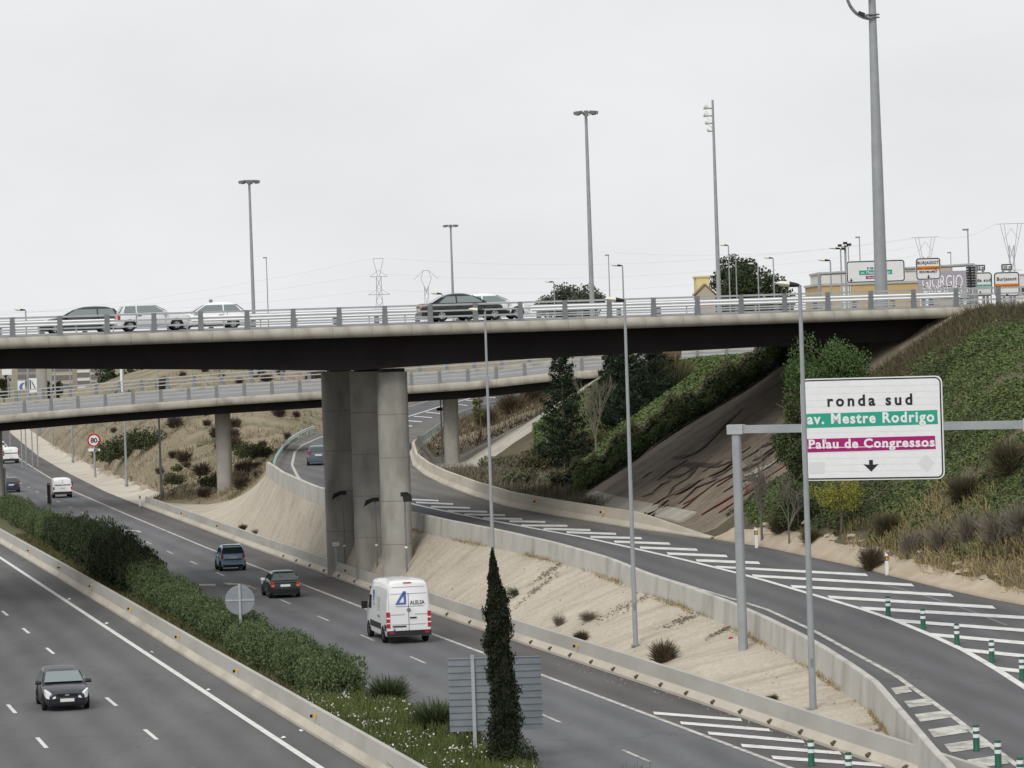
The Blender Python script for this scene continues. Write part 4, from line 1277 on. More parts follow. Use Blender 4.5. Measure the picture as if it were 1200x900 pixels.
# slatted sign back and round sign back in the median
q = P(557.5, 893, 0)
sb_ = empty('road_sign', q, 0, 'slatted grey back of a square road sign beside the cypress', 'sign')
zt_, zb_ = D(556, 771, q.y).z, D(557, 857, q.y).z
xl_, xr2 = D(526, 815, q.y).x - q.x, D(635, 815, q.y).x - q.x
MB().box(0, -.06, (zt_ + .1) / 2 - .1, .11, .08, zt_ + .3).build('post', M_GALV, sb_)
n = 11
for i in range(n):
    z0 = zb_ + (zt_ - zb_) * i / n; hgt = (zt_ - zb_) / n
    MB().loft([[(x, .05, z0 + .004), (x, .0, z0 + .004), (x, -.004, z0 + hgt * .8), (x, -.035, z0 + hgt * .86), (x, -.035, z0 + hgt - .006), (x, .05, z0 + hgt - .006)] for x in (xl_, xr2)]).build('slat', M_SIGNBACK, sb_)
q = P(283, 757, .1)
rs = empty('road_sign', q, 0, 'round grey back of a traffic sign standing in the median hedge', 'sign')
hz = D(282, 706, q.y).z
MB().tube((0, -.05, -.1), (0, -.05, hz + .72), .06).build('post', M_GALV, rs)
dsk = MB().lathe([(.66, .03), (.66, -.01), (.62, -.015), (.01, -.015)], 32, 'y', (0, 0, hz)).build('disc', M_SIGNBACK, rs)
MB().box(0, -.03, hz, 1.28, .03, .07).build('crossbar', M_GALV, dsk)
# dark slim markers in the median, seen edge on
for (x_, y_, w, h, lab) in ((58.5, 592, .3, 1.7, 'slim dark sign seen edge on behind the median bush'), (5.5, 582, .25, 2.6, 'tall dark panel seen edge on beside the left bridge pillar')):
    q = P(x_, y_, 0)
    e_ = empty('median_sign', q, 0, lab, 'sign')
    MB().box(0, 0, .15 + h / 2, w, .9, h).build('panel', paint('dark_sign', (.015, .018, .035)), e_)
    MB().tube((0, 0, -.1), (0, 0, .3), .05).build('post', M_GALVD, e_)

# the big gantry sign
gb = PE(871, 761)
ga = D(867, 503, gb.y)
gd = (D(1200, 497.5, gb.y - 4.0) - ga)
grz = math.atan2(gd.y, gd.x)
gt = empty('sign_gantry', gb, grz, 'grey gantry with a large white direction sign reaching over the slip road', 'gantry')
gh2 = ga.z - gb.z
tilt = gd.z / math.hypot(gd.x, gd.y)
MB().loft([[(a, b_, z) for a, b_ in squircle(.165, 12, 4)] for z in (-.5, gh2 - .15)]).build('post', M_POLE, gt, smooth=True)
bm_ = MB().loft([[(x, -.15, gh2 + x * tilt - .15), (x, .15, gh2 + x * tilt - .15), (x, .15, gh2 + x * tilt + .15), (x, -.15, gh2 + x * tilt + .15)] for x in (-.25, 17.0)]).build('beam', M_POLE, gt)
MB().box(0, 0, gh2 + .0, .62, .44, .36).build('post_cap', M_GALV, gt)
jx = 11.2
MB().box(jx, 0, gh2 + jx * tilt, .09, .42, .46).build('beam_joint', M_GALV, bm_)
MB().loft([[(a + 17.0, b_, z) for a, b_ in squircle(.165, 12, 4)] for z in (-.8, gh2 + 17 * tilt + .1)]).build('post', M_POLE, gt, smooth=True)
def along(x, y=500):
    """distance along the gantry beam where the sight line of photo column x meets it"""
    d = ray(x, y); ux, uy = math.cos(grz), math.sin(grz)
    return (d[0] * gb.y - d[1] * gb.x) / (d[1] * ux - d[0] * uy)
sx0, sx1 = along(941), along(1107)
SW = sx1 - sx0; SH = SW * 770 / 1098; scx = (sx0 + sx1) / 2
szc = gh2 + scx * tilt - .05
def rrect(w, h, r, n=5):
    pts = []
    for cx, cz, a0 in ((w / 2 - r, h / 2 - r, 0), (-w / 2 + r, h / 2 - r, 90), (-w / 2 + r, -h / 2 + r, 180), (w / 2 - r, -h / 2 + r, 270)):
        for k in range(n + 1):
            a = math.radians(a0 + 90 * k / n)
            pts.append((cx + r * math.cos(a), cz + r * math.sin(a)))
    return pts
def ring_mesh(w, h, r, t, y0, y1):
    a = rrect(w, h, r); b = rrect(w - 2 * t, h - 2 * t, max(.01, r - t))
    n = len(a); m = MB()
    vs_ = [(p[0], y0, p[1]) for p in a] + [(p[0], y0, p[1]) for p in b] + [(p[0], y1, p[1]) for p in a] + [(p[0], y1, p[1]) for p in b]
    fs_ = []
    for i in range(n):
        j = (i + 1) % n
        fs_ += [(i, j, n + j, n + i), (2 * n + i, 2 * n + j, j, i), (n + i, n + j, 3 * n + j, 3 * n + i)]
    return m.add(vs_, fs_)
sp_ = MB().prism(rrect(SW, SH, .26), -.20, -.16).build('sign_panel', M_SIGNW, gt, loc=(scx, 0, szc), rot=(0, math.radians(-.15) - math.atan(tilt) * .8, 0))
n = 15
for i in range(n):
    z0 = -SH / 2 + .09 + (SH - .18) * i / n; hgt = (SH - .18) / n
    MB().box(0, -.206, z0 + hgt / 2, SW - .18, .012, hgt - .007).build('slat', M_SIGNW, sp_)
k = SW / 1098.0
fx = lambda x: (x - 559) * k
fz = lambda y: (445 - y) * k
ring_mesh(SW - .09, SH - .09, .23, .05, -.216, -.205).build('border', M_SIGNK, sp_)
lettering('ronda sud', 658 * k, 80 * k, M_SIGNK, sp_, (fx(549), -.217, fz(270)), bold=.03, spacing=1.4)
MB().prism([(fx(28), fz(432)), (fx(1068), fz(421)), (fx(1066), fz(315)), (fx(28), fz(325))], -.216, -.205).build('green_band', M_SIGNG, sp_)
lettering('av. Mestre Rodrigo', 985 * k, 74 * k, M_SIGNW, sp_, (fx(550), -.221, fz(400)), bold=.032, spacing=1.18)
MB().prism([(fx(48), fz(615)), (fx(1047), fz(607)), (fx(1043), fz(507)), (fx(48), fz(514))], -.216, -.205).build('magenta_band', M_SIGNM, sp_)
lettering('Palau de Congressos', 975 * k, 64 * k, M_SIGNW, sp_, (fx(552), -.221, fz(585)), bold=.034, spacing=1.15)
MB().box(fx(550), -.218, fz(581), 990 * k, .008, 5 * k).build('band_seam', M_SIGNW, sp_)
for xx in (197, 382): MB().box(fx(xx), -.218, fz(530), 6 * k, .008, 40 * k).build('band_seam', M_SIGNW, sp_)
MB().prism([(fx(545), fz(768)), (fx(485), fz(710)), (fx(530), fz(716)), (fx(530), fz(680)), (fx(560), fz(680)), (fx(560), fz(716)), (fx(605), fz(710))], -.217, -.205).build('down_arrow', M_SIGNK, sp_)
MB().box(fx(122), -.2155, fz(732), 118 * k, .008, 90 * k).build('faded_patch', M_SIGNGREY, sp_)
MB().prism([(fx(970), fz(645)), (fx(1035), fz(710)), (fx(975), fz(780)), (fx(900), fz(712))], -.2165, -.208).build('faded_patch', M_SIGNGREY, sp_)

# green and white bollards
BR = .10
me_b = MB().lathe([(BR * 1.15, 0), (BR * 1.15, .03), (BR, .05), (BR, .74), (BR * .8, .8), (.01, .8)], 14).mesh('bollard', M_GREEN, smooth=True)
me_s = MB().lathe([(BR + .004, -.055), (BR + .004, .055)], 14).mesh('reflective_band', M_SIGNW, smooth=True)
def bollard(p, label, group):
    o = link('bollard', me_b, None, p)
    mark(o, label, 'bollard', group)
    for z in (.46, .66): link('reflective_band', me_s, o, (0, 0, z))
for x_, y_, w_ in ((1041, 722, 'farthest'), (1082, 737.3, 'second farthest'), (1121.6, 755.5, 'middle one'), (1162.5, 776.3, 'second nearest'), (1198, 797, 'nearest, at the right edge')):
    bollard(S(x_, y_), 'green bollard on the wide slip road hatching, ' + w_ + ' of its row', 'bollards on the wide hatching')
for x_, y_, w_ in ((1144.5, 880, 'farthest of its row'), (1170, 899, 'middle of its row'), (1196, 920, 'cut by the bottom edge')):
    bollard(S(x_, y_), 'green bollard at the inner slip road edge bottom right, ' + w_, 'bollards at the inner slip road edge')
for x_, y_, w_ in ((951, 897.5, 'left one, whole'), (995, 913, 'right one, cut by the bottom edge')):
    bollard(P(x_, y_, 0), 'green bollard on the motorway hatching, ' + w_, 'bollards on the motorway hatching')
# white delineator posts
for p, lab in ((S(886.5, 642), 'white delineator post by the foot of the painted slope'), (S(1039.5, 674), 'white delineator post beside the round brown bush'), (P(164, 593, .02), 'white delineator post at the end of the motorway barrier')):
    o = MB().prism([(-.07, -.1), (.07, -.1), (.07, .92), (-.07, 1.02)], -.05, .05).build('delineator_post', M_SIGNW, None, loc=p)
    mark(o, lab, 'post')
    MB().box(0, 0, .74, .15, .11, .2).build('black_band', M_BLACK, o)
    MB().box(0, -.058, .74, .07, .01, .15).build('reflector', M_YELLOW, o)

# ------------------------------------------------------------------ masts and lamps on the upper level
def mast(x, ytop, Y, label, r0, r1, ring, nl=8, zbase=11.0):
    t = D(x, ytop, Y)
    root = empty('high_mast', (t.x, t.y, zbase), 0, label, 'light mast')
    h = t.z - zbase
    MB().tube((0, 0, -1), (0, 0, h), r0, r1, 12).build('pole', M_POLE, root, smooth=True)
    rg = MB()
    for k in range(24):
        a0, a1 = 2 * math.pi * k / 24, 2 * math.pi * (k + 1) / 24
        rg.tube((ring * .7 * math.cos(a0), ring * .7 * math.sin(a0), h - .1), (ring * .7 * math.cos(a1), ring * .7 * math.sin(a1), h - .1), .06, None, 6)
    for k in range(3):
        a = 2 * math.pi * k / 3
        rg.tube((0, 0, h - .5), (ring * .7 * math.cos(a), ring * .7 * math.sin(a), h - .1), .05, None, 6)
    rg.build('ring_frame', M_GALVD, root)
    me_l = MB().loft([[(.0, -.2, .1), (0, .2, .1), (0, .2, -.12), (0, -.2, -.12)], [(.62, -.26, .02), (.62, .26, .02), (.55, .26, -.32), (.55, -.26, -.32)]]).mesh('lamp', M_GALVD)
    for k in range(nl):
        a = 2 * math.pi * k / nl
        link('lamp', me_l, root, (ring * .62 * math.cos(a), ring * .62 * math.sin(a), h), (0, 0, a))
    return root
mast(292, 212, 420, 'high mast with a ring of lamps at left behind the overpass', .26, .13, 1.05)
mast(528, 264, 640, 'high mast with a ring of lamps, shortest and farthest of the three', .3, .15, 1.3)
mast(686.5, 131, 380, 'tall high mast with a ring of lamps right of the picture centre', .3, .15, 1.15)
# mast with four floodlights
t = D(835, 117, 360)
fm = empty('floodlight_mast', (t.x, t.y, 11.0), 0, 'tall slim mast with four floodlights stacked on its left side', 'light mast')
h = t.z - 11.0
MB().tube((0, 0, -1), (0, 0, h), .27, .11, 12).build('pole', M_POLE, fm, smooth=True)
for k, (dx, dz) in enumerate(((-.85, .85), (-.85, 1.6), (-.6, 2.35), (-.35, 3.1))):
    o = MB().lathe([(.06, 0), (.18, .12), (.33, .5), (.30, .52), (.01, .5)], 12, 'x').build('floodlight', M_SIGNW, fm, smooth=True, loc=(dx * .45, -.1, h - dz), rot=(0, math.radians(-25), math.radians(180 - 20 * k)))
    MB().tube((0, 0, h - dz), (dx * .45, -.1, h - dz), .06).build('bracket', M_GALVD, fm)
# the nearest, thickest mast
bE = D(1033, 352, 226)
t = D(1024.5, -18, 226)
bmst = empty('big_light_mast', (bE.x, bE.y, 13.0), 0, 'thick grey mast rising out of the top of the picture at right', 'light mast')
h = t.z - 13.0
MB().tube((0, 0, -2), (0, 0, h * .55), .44, .335, 16).build('pole', M_POLE, bmst, smooth=True)
MB().tube((0, 0, h * .55), (0, 0, h + 2), .325, .2, 16).build('upper_pole', M_POLE, bmst, smooth=True)
rg = MB()
za = D(1024, 22, 226).z - 13.0
arc = [(-1.55 * math.sin(a) - .05, -.4, za + 1.75 - 1.75 * math.cos(a)) for a in [math.radians(10 * k) for k in range(0, 13)]]
rg.path([Vector(p) for p in arc], .055, 6)
arc2 = [(p[0], .4, p[2]) for p in arc]
rg.path([Vector(p) for p in arc2], .055, 6)
for k in range(2, 12, 2): rg.tube(arc[k], arc2[k], .03)
rg.build('cradle', M_GALVD, bmst)
for k in (0, 3): MB().lathe([(.45, 0), (.45, .06)], 14, 'z', (0, 0, za + .05 + k * .06)).build('collar', M_GALVD, bmst)
for k, (lx, lz) in enumerate(((-.75, .28), (-.45, 1.6))):
    MB().box(lx, -.55, za + lz, .42, .4, .22, Matrix.Rotation(.4, 3, 'Y')).build('lamp', M_DARK, bmst)
    MB().tube((lx, -.5, za + lz), (-.15, -.1, za + lz - .25), .05).build('lamp_arm', M_GALVD, bmst)

# smaller lamps on the plateau
LAMPS = [(312, 302, 520, 0, 'right of the left high mast'), (713, 299, 480, 0, 'right of the tall central high mast'), (729.5, 312, 330, 1, 'above the mid picture street lamp'), (649, 331, 420, 1, 'in front of the flat topped pine'),
         (853.5, 288, 420, 1, 'right of the four floodlight mast, over the round tree'), (862, 298, 470, 0, 'before the left part of the round tree'), (888, 310, 380, 1, 'before the middle of the round tree'), (906, 303, 400, 1, 'before the right part of the round tree'),
         (973, 306, 300, 1, 'left of the traffic camera pole'), (985, 292, 330, 1, 'just below the traffic cameras'), (994, 289, 420, 1, 'just right of the traffic cameras'), (1007, 278, 430, 0, 'rising above the wide direction sign'),
         (1134, 269, 330, 0, 'rising above the dark slatted sign'), (1114, 296, 520, 0, 'above the purple billboard'), (1161, 333, 300, 1, 'between the two white signs at right'), (30, 364, 330, 1, 'at the far left over the parapet'), (62, 380, 420, 1, 'left of the dark estate car'), (518, 345, 330, 1, 'behind the white saloon on the overpass')]
for x_, y_, Y, w, wh_ in LAMPS:
    t = D(x_, y_, Y)
    b = Vector((t.x, t.y, 11.0 if x_ > 400 else 9.0))
    root = empty('street_lamp', b, 0, ('slim lamp with pale hood ' if w else 'slim lamp with short dark head ') + wh_, 'street lamp', 'lamps on the upper level')
    h = t.z - b.z
    MB().tube((0, 0, -2), (0, 0, h), .10, .06, 8).build('pole', M_POLE, root)
    if w: lamp_head(root, (0, 0, h), 1.05)
    else: MB().box(-.2, 0, h, .55, .2, .16).build('lamp_head', M_GALVD, root)
# camera cluster on one pole
t = D(984, 289, 330)
cc = empty('camera_pole', (t.x + .5, t.y, 11), 0, 'pole with a cluster of dark traffic cameras at right', 'camera pole')
h = t.z - 11
MB().tube((0, 0, -1), (0, 0, h), .12, .1, 8).build('pole', M_POLE, cc)
for dx, dz in ((-.5, .1), (.35, .15), (0, .3), (-.2, -.2)):
    MB().box(dx, -.1, h + dz, .35, .5, .22, Matrix.Rotation(.3 * dx, 3, 'Z')).build('camera', M_DARK, cc)

# direction signs behind the overpass
def board(name, label, x0, y0, x1, y1, Y, lines, leg=True, group=None, ghost=False):
    """lines: (text, relative y, relative height, relative width, band colour or None, text colour)"""
    a, b = D(x0, y1, Y), D(x1, y0, Y)
    cx = (a.x + b.x) / 2; w = (b.x - a.x) * 1.0; 
    c = D((x0 + x1) / 2, (y0 + y1) / 2, Y)
    hgt = D((x0 + x1) / 2, y0, Y).z - D((x0 + x1) / 2, y1, Y).z
    root = empty(name, (c.x, Y, 11.0), 0, label, 'sign', group)
    zc = c.z - 11.0
    pn = MB().prism(rrect(w, hgt, min(.3, hgt * .15)), -.06, 0).build('sign_panel', M_SIGNW, root, loc=(0, 0, zc))
    ring_mesh(w - .06, hgt - .06, min(.25, hgt * .13), .07, -.068, -.055).build('border', M_SIGNK, pn)
    for txt, ry, rh, rw, band, tcol in lines:
        zz = (ry - .5) * -hgt
        if band is not None:
            MB().box(0 if rw > 0 else 0, -.066, zz, w * min(.96, abs(rw) + .06), .02, hgt * rh * 1.35).build('colour_band', band, pn)
        if txt == 'v':
            s_ = hgt * rh
            for ox in (rw if isinstance(rw, tuple) else (rw,)):
                MB().prism([(ox * w, zz - s_ * .5), (ox * w - s_ * .5, zz + s_ * .05), (ox * w - s_ * .15, zz), (ox * w - s_ * .15, zz + s_ * .5), (ox * w + s_ * .15, zz + s_ * .5), (ox * w + s_ * .15, zz), (ox * w + s_ * .5, zz + s_ * .05)], -.07, -.05).build('down_arrow', M_SIGNK, pn)
        elif txt:
            lettering(txt, w * rw, hgt * rh * .8, tcol, pn, (0, -.082, zz - hgt * rh * .4), bold=.015, spacing=1.1)
    if leg:
        for ox in ((-.38, .38) if w > 4 else (-.3, .3)):
            MB().tube((ox * w, .12, -1), (ox * w, .12, zc + hgt * .4), .1).build('leg', M_POLE, root)
    return root
YB = 255.0
board('direction_sign', 'wide white direction sign behind the thick mast, green and magenta bands', 992, 305, 1060, 331, YB,
      [('ronda', .33, .16, .28, None, M_SIGNK), ('av. Mestre Rodrigo', .54, .15, .5, M_SIGNG, M_SIGNW), ('Palau de Congressos', .76, .1, .28, M_SIGNM, M_SIGNW), ('v', .86, .16, (-.42, 0.02), None, M_SIGNK)], leg=False)
board('direction_sign', 'white BURJASSOT direction sign with orange band on the gantry', 1073.5, 302, 1102, 328, YB,
      [('BURJASSOT', .22, .16, .86, None, M_SIGNK), ('parc tecnologic', .46, .12, .84, M_SIGNO, M_SIGNK), ('BENIMAMET', .63, .13, .72, None, M_SIGNK), ('v', .86, .16, 0.0, None, M_SIGNK)], leg=False)
gq = D(960, 321, YB + .3); ge = D(1142, 310, YB + .3)
g2 = empty('sign_gantry', (gq.x, YB + .3, 11), 0, 'distant grey gantry beam carrying the direction signs behind the overpass', 'gantry')
MB().tube((0, 0, -1), (0, 0, gq.z - 11), .12).build('post', M_POLE, g2)
MB().tube((0, 0, gq.z - 11), (ge.x - gq.x, 0, ge.z - 11), .11).build('beam', M_POLE, g2)
MB().tube((ge.x - gq.x, 0, -1), (ge.x - gq.x, 0, ge.z - 11), .16).build('post', M_POLE, g2)
for x0, y0, x1, y1 in ((1133, 312, 1142.5, 337),):
    a, b = D(x0, y1, YB - 2), D(x1, y0, YB - 2)
    e_ = empty('direction_sign', (a.x, YB - 2, 11), 0, 'dark slatted sign turned away, between the purple billboard and white signs', 'sign')
    hgt = b.z - a.z; w = b.x - a.x
    for i in range(8):
        MB().box(w / 2, 0, a.z - 11 + hgt * (i + .5) / 8, w, .25, hgt / 8 - .04).build('slat', M_DARK, e_)
    MB().tube((w / 2, .2, -1), (w / 2, .2, b.z - 11), .09).build('post', M_POLE, e_)
board('direction_sign', 'white ronda sud sign at right with green band, beside the slatted sign', 1134, 319, 1162.5, 347.5, YB + 3,
      [('ronda sud', .33, .15, .86, None, M_SIGNK), ('av. Mestre Rodrigo', .6, .13, .88, M_SIGNG, M_SIGNW), ('v', .86, .16, 0.0, None, M_SIGNK)])
board('direction_sign', 'rightmost white Burjassot sign with orange band at the right edge', 1165, 318.5, 1194.5, 347.5, YB,
      [('Burjassot', .28, .17, .76, None, M_SIGNK), ('parc tecnologic', .57, .14, .84, M_SIGNO, M_SIGNK), ('v', .9, .14, 0.0, None, M_SIGNK)])
board('distance_plate', 'small 150 m plate above the ronda sud sign', 1141.5, 310, 1154.5, 317.5, YB + 3, [('150 m', .5, .55, .8, None, M_SIGNK)], leg=True)
board('distance_plate', 'small 150 m plate above the rightmost Burjassot sign', 1173, 309, 1186, 317, YB, [('150 m', .5, .55, .8, None, M_SIGNK)], leg=True)
# purple billboard
a, b = D(1076.5, 350, 300), D(1132, 317, 300)
bb = empty('billboard', ((a.x + b.x) / 2, 300, 11), 0, 'pale purple advertising billboard with white capital letters', 'billboard')
w, hgt = b.x - a.x, b.z - a.z
MB().box(0, 0, (a.z + b.z) / 2 - 11, w, .3, hgt).build('panel', mat('billboard_purple', (.31, .285, .34), .7, (.37, .345, .395), .6), bb)
lettering('GIORGIO', w * .84, 1.05, M_SIGNW, bb, (0, -.17, b.z - 11 - hgt * .62))
lettering('ENRICO', w * .80, 1.05, M_SIGNW, bb, (0, -.17, b.z - 11 - hgt * 1.0))
for ox in (-.4, .4): MB().tube((ox * w, .3, -1), (ox * w, .3, a.z - 11 + .5), .15).build('leg', M_GALVD, bb)

# ------------------------------------------------------------------ buildings
M_OCHRE = mat('ochre_wall', (.47, .35, .16), .85, (.53, .40, .2), .3)
M_CWHITE = mat('white_wall', (.62, .62, .6), .85, (.7, .7, .68), .3)
M_YEL = mat('yellow_wall', (.66, .58, .27), .85, (.7, .62, .32), .5)
M_BRICKW = mat('beige_wall', (.42, .36, .28), .85, (.5, .43, .34), .2)
M_WIN = mat('window_dark', (.04, .05, .06), .2, spec=.8)
def building(name, label, x0, x1, ytop, Y, walls, win=None, depth=12, zbase=11.0, roofm=None, group=None):
    a = D(x0, ytop, Y); b = D(x1, ytop, Y)
    zt = (a.z + b.z) / 2
    root = empty(name, ((a.x + b.x) / 2, Y, zbase), 0, label, 'building', group)
    w = b.x - a.x; h = zt - zbase
    n = len(walls)
    for i, (m_, f0, f1, hf) in enumerate(walls):
        MB().box(-w / 2 + w * (f0 + f1) / 2, depth / 2, h * hf / 2 - .5, w * (f1 - f0) - .04, depth, h * hf + 1).build('wall', m_, root)
    MB().box(0, depth / 2, h + .1, w + .3, depth + .3, .25).build('roof', roofm or M_GALV, root)
    if win:
        nx, nz, ww, wh_ = win
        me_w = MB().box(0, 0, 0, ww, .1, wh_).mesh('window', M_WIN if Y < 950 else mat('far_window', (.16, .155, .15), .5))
        me_sill = MB().box(0, -.03, -wh_ / 2 - .06, ww + .2, .16, .1).mesh('sill', M_CWHITE)
        for i in range(nx):
            for j in range(nz):
                o = link('window', me_w, root, (-w / 2 + w * (i + .5) / nx, -.03, h * (j + .55) / nz))
                link('sill', me_sill, o)
    return root
building('warehouse', 'low ochre and white warehouse behind the overpass signs', 958, 1078, 333, 420, [(M_OCHRE, 0, .22, 1), (M_CWHITE, .22, .33, 1), (M_OCHRE, .33, .62, 1), (M_CWHITE, .62, .66, 1), (M_OCHRE, .66, 1, 1)], None, 18)
building('warehouse', 'white upper block of the ochre warehouse', 962, 1076, 319, 445, [(M_CWHITE, 0, 1, 1)], None, 16)
hs = building('house', 'small pale yellow house beside the round tree', 816, 831, 325, 520, [(M_YEL, 0, 1, 1)], None, 8, roofm=M_YEL)
q0, q1 = D(815, 345, 512), D(838, 345, 512)
gbl = empty('house', ((q0.x + q1.x) / 2, 512, 11), 0, 'beige gabled house end in front of the pale yellow house', 'building')
w_ = q1.x - q0.x; h1 = D(826, 346, 512).z - 11; h2 = D(826, 334, 512).z - 11
MB().prism([(-w_ / 2, -1), (w_ / 2, -1), (w_ / 2, h1), (0, h2), (-w_ / 2, h1)], 0, 5).build('wall', M_BRICKW, gbl)
MB().prism([(-w_ / 2 - .2, h1), (0, h2 + .02), (w_ / 2 + .2, h1), (w_ / 2 + .2, h1 + .2), (0, h2 + .25), (-w_ / 2 - .2, h1 + .2)], -.2, 5.2).build('roof', mat('roof_tile', (.3, .2, .14), .9), gbl)
building('apartment_block', 'pale apartment block on the skyline at far right', 1100, 1136, 312, 900, [(M_BRICKW, 0, .45, 1), (M_CWHITE, .45, 1, .9)], (6, 5, 1.4, 1.6), 14, 2.0)
building('apartment_block', 'low pale building at the right edge of the skyline', 1186, 1225, 322, 700, [(M_CWHITE, 0, 1, 1)], (4, 3, 1.4, 1.5), 14, 2.0)
# far blocks seen beneath the overpass at left
for x0, x1, yt, Y, m_, lab in ((60, 84, 418, 1250, M_BRICKW, 'beige apartment block glimpsed under the overpass'), (86, 104, 416, 1350, M_CWHITE, 'white apartment block glimpsed under the overpass beside the dark trees'),
                               (106, 124, 420, 1300, M_BRICKW, 'sandy apartment block glimpsed under the overpass, rightmost of its row'), (20, 42, 421, 1400, mat('mauve_wall', (.3, .27, .27), .9), 'greyish block glimpsed under the overpass behind the white panels')):
    building('apartment_block', lab, x0, x1, yt, Y, [(m_, 0, 1, 1)], (4, 4, 1.8, 1.9), 14, -.3)
# white panels with blue marks
for x0, y0, x1, y1, lab in ((21, 446, 29, 458, 'white panel with a blue curved mark glimpsed under the overpass at far left'), (33, 443, 43, 461, 'white panel with two dark strokes glimpsed under the overpass')):
    a, b = D(x0, y1, 420), D(x1, y0, 420)
    e_ = empty('totem_sign', ((a.x + b.x) / 2, 420, 0), 0, lab, 'sign')
    MB().box(0, 0, (a.z + b.z) / 2, b.x - a.x, .2, b.z - a.z).build('panel', M_SIGNW, e_)
    for ox in (-.3, .3): MB().tube((ox * (b.x - a.x), .2, -.4), (ox * (b.x - a.x), .2, a.z + .4), .07).build('leg', M_POLE, e_)
    w = b.x - a.x; zc = (a.z + b.z) / 2
    if x0 < 30:
        m = MB(); m.path([Vector((w * .45, -.13, zc + .35)), Vector((w * .1, -.13, zc + .2)), Vector((-w * .12, -.13, zc - .05)), Vector((0, -.13, zc - .35))], [.04, .12, .16, .2]); m.build('blue_mark', M_BLUE, e_)
    else:
        MB().box(-w * .22, -.12, zc + .1, .12, .04, 1.2).build('stroke', M_DARK, e_)
        MB().tube((-w * .05, -.12, zc + .5), (w * .3, -.12, zc - .3), .05).build('stroke', M_DARK, e_)
q = D(8, 436, 480)
e_ = empty('road_sign', (q.x, 480, 0), 0, 'white road sign on a post glimpsed under the overpass at far left', 'sign')
MB().box(0, 0, q.z, 1.3, .06, .75).build('panel', M_SIGNW, e_); MB().tube((.1, .1, -.4), (.1, .1, q.z), .07).build('post', M_POLE, e_)
q = D(142, 438, 480)
e_ = empty('marker_post', (q.x, 480, 4), 0, 'pale post before the dark trees glimpsed under the overpass', 'post')
MB().box(0, 0, (q.z - 4) / 2, .3, .3, q.z - 4 + 2).build('shaft', M_SIGNW, e_)

# ------------------------------------------------------------------ pylons and wires
def pylon(x, ytop, Y, label, w, kind):
    t = D(x, ytop, Y); zb = 2.0
    root = empty('pylon', (t.x, Y, zb), 0, label, 'pylon')
    h = t.z - zb
    body = MB(); th = .055 * Y / 700
    lv = 9
    def leg(k): return w * (.5 - .36 * min(1, k * 1.15)) 
    for sx in (-1, 1):
        for sy in (-1, 1):
            pts = [Vector((sx * leg(i / lv), sy * leg(i / lv), h * .86 * i / lv)) for i in range(lv + 1)]
            body.path(pts, th, 4)
    for i in range(lv):
        a, b = leg(i / lv), leg((i + 1) / lv); z0, z1 = h * .86 * i / lv, h * .86 * (i + 1) / lv
        for sy in (-1, 1):
            body.tube((-a, sy * a, z0), (b, sy * b, z1), th * .7, None, 4); body.tube((a, sy * a, z0), (-b, sy * b, z1), th * .7, None, 4)
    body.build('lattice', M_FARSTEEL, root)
    arms = MB()
    if kind == 'three':
        for f, L in ((.86, .5), (.72, .62), (.58, .78), (.44, .9)):
            arms.tube((-w * L, 0, h * f), (w * L, 0, h * f), th * 1.1, None, 4)
            for sx in (-1, 1): arms.tube((sx * w * L, 0, h * f), (0, 0, h * (f + .05)), th * .7, None, 4)
        arms.tube((-.2, 0, h * .86), (-w * .3, 0, h), th, None, 4); arms.tube((.2, 0, h * .86), (w * .3, 0, h), th, None, 4); arms.tube((-w * .3, 0, h), (w * .3, 0, h), th, None, 4)
    elif kind == 'cat':
        for sx in (-1, 1):
            arms.tube((0, 0, h * .80), (sx * w * .38, 0, h * .93), th, None, 4); arms.tube((sx * w * .38, 0, h * .93), (sx * w * .2, 0, h), th, None, 4)
            arms.tube((sx * w * .2, 0, h), (sx * w * .9, 0, h * .92), th * .8, None, 4)
        arms.tube((-w * .2, 0, h), (w * .2, 0, h), th, None, 4); arms.tube((-w * .7, 0, h * .62), (w * .7, 0, h * .62), th, None, 4)
    else:
        for sx in (-1, 1):
            for f in (0, .5): arms.tube((sx * .15, 0, h * .72), (sx * w * (.62 - f * .45), 0, h), th, None, 4)
            arms.tube((sx * w * .4, 0, h * .9), (0, 0, h * .97), th * .7, None, 4)
        arms.tube((-w * .85, 0, h), (w * .85, 0, h), th, None, 4); arms.tube((-w * .55, 0, h * .7), (w * .55, 0, h * .7), th, None, 4)
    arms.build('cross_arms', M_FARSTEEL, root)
    return t
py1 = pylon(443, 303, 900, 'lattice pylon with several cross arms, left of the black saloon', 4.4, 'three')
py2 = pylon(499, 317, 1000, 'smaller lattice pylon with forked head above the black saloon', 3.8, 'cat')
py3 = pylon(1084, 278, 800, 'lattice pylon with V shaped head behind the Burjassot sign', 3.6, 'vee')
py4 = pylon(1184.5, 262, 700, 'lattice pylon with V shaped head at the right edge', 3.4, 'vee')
def wire(a, b, sag, r=.022):
    pts = [a.lerp(b, t / 14) - Vector((0, 0, sag * 4 * (t / 14) * (1 - t / 14))) for t in range(15)]
    o = MB().path(pts, r, 3).build('power_line', M_WIRE)
    mark(o, 'thin overhead power line crossing the pale sky', 'power line', 'overhead power lines')
for dz in (0, -4, -8):
    wire(py1 + Vector((2, 0, dz)), py3 + Vector((-2, 0, dz * .5)), 3.5)
    wire(D(-40, 372 + dz * 1.0, 950), py1 + Vector((-2, 0, dz)), 2.0)
wire(py3 + Vector((3, 0, 0)), py4 + Vector((-3, 0, 0)), 1.2)
wire(py4 + Vector((3, 0, 0)), D(1260, 258, 690), .5)
wire(D(720, 296, 900), py3, 2)

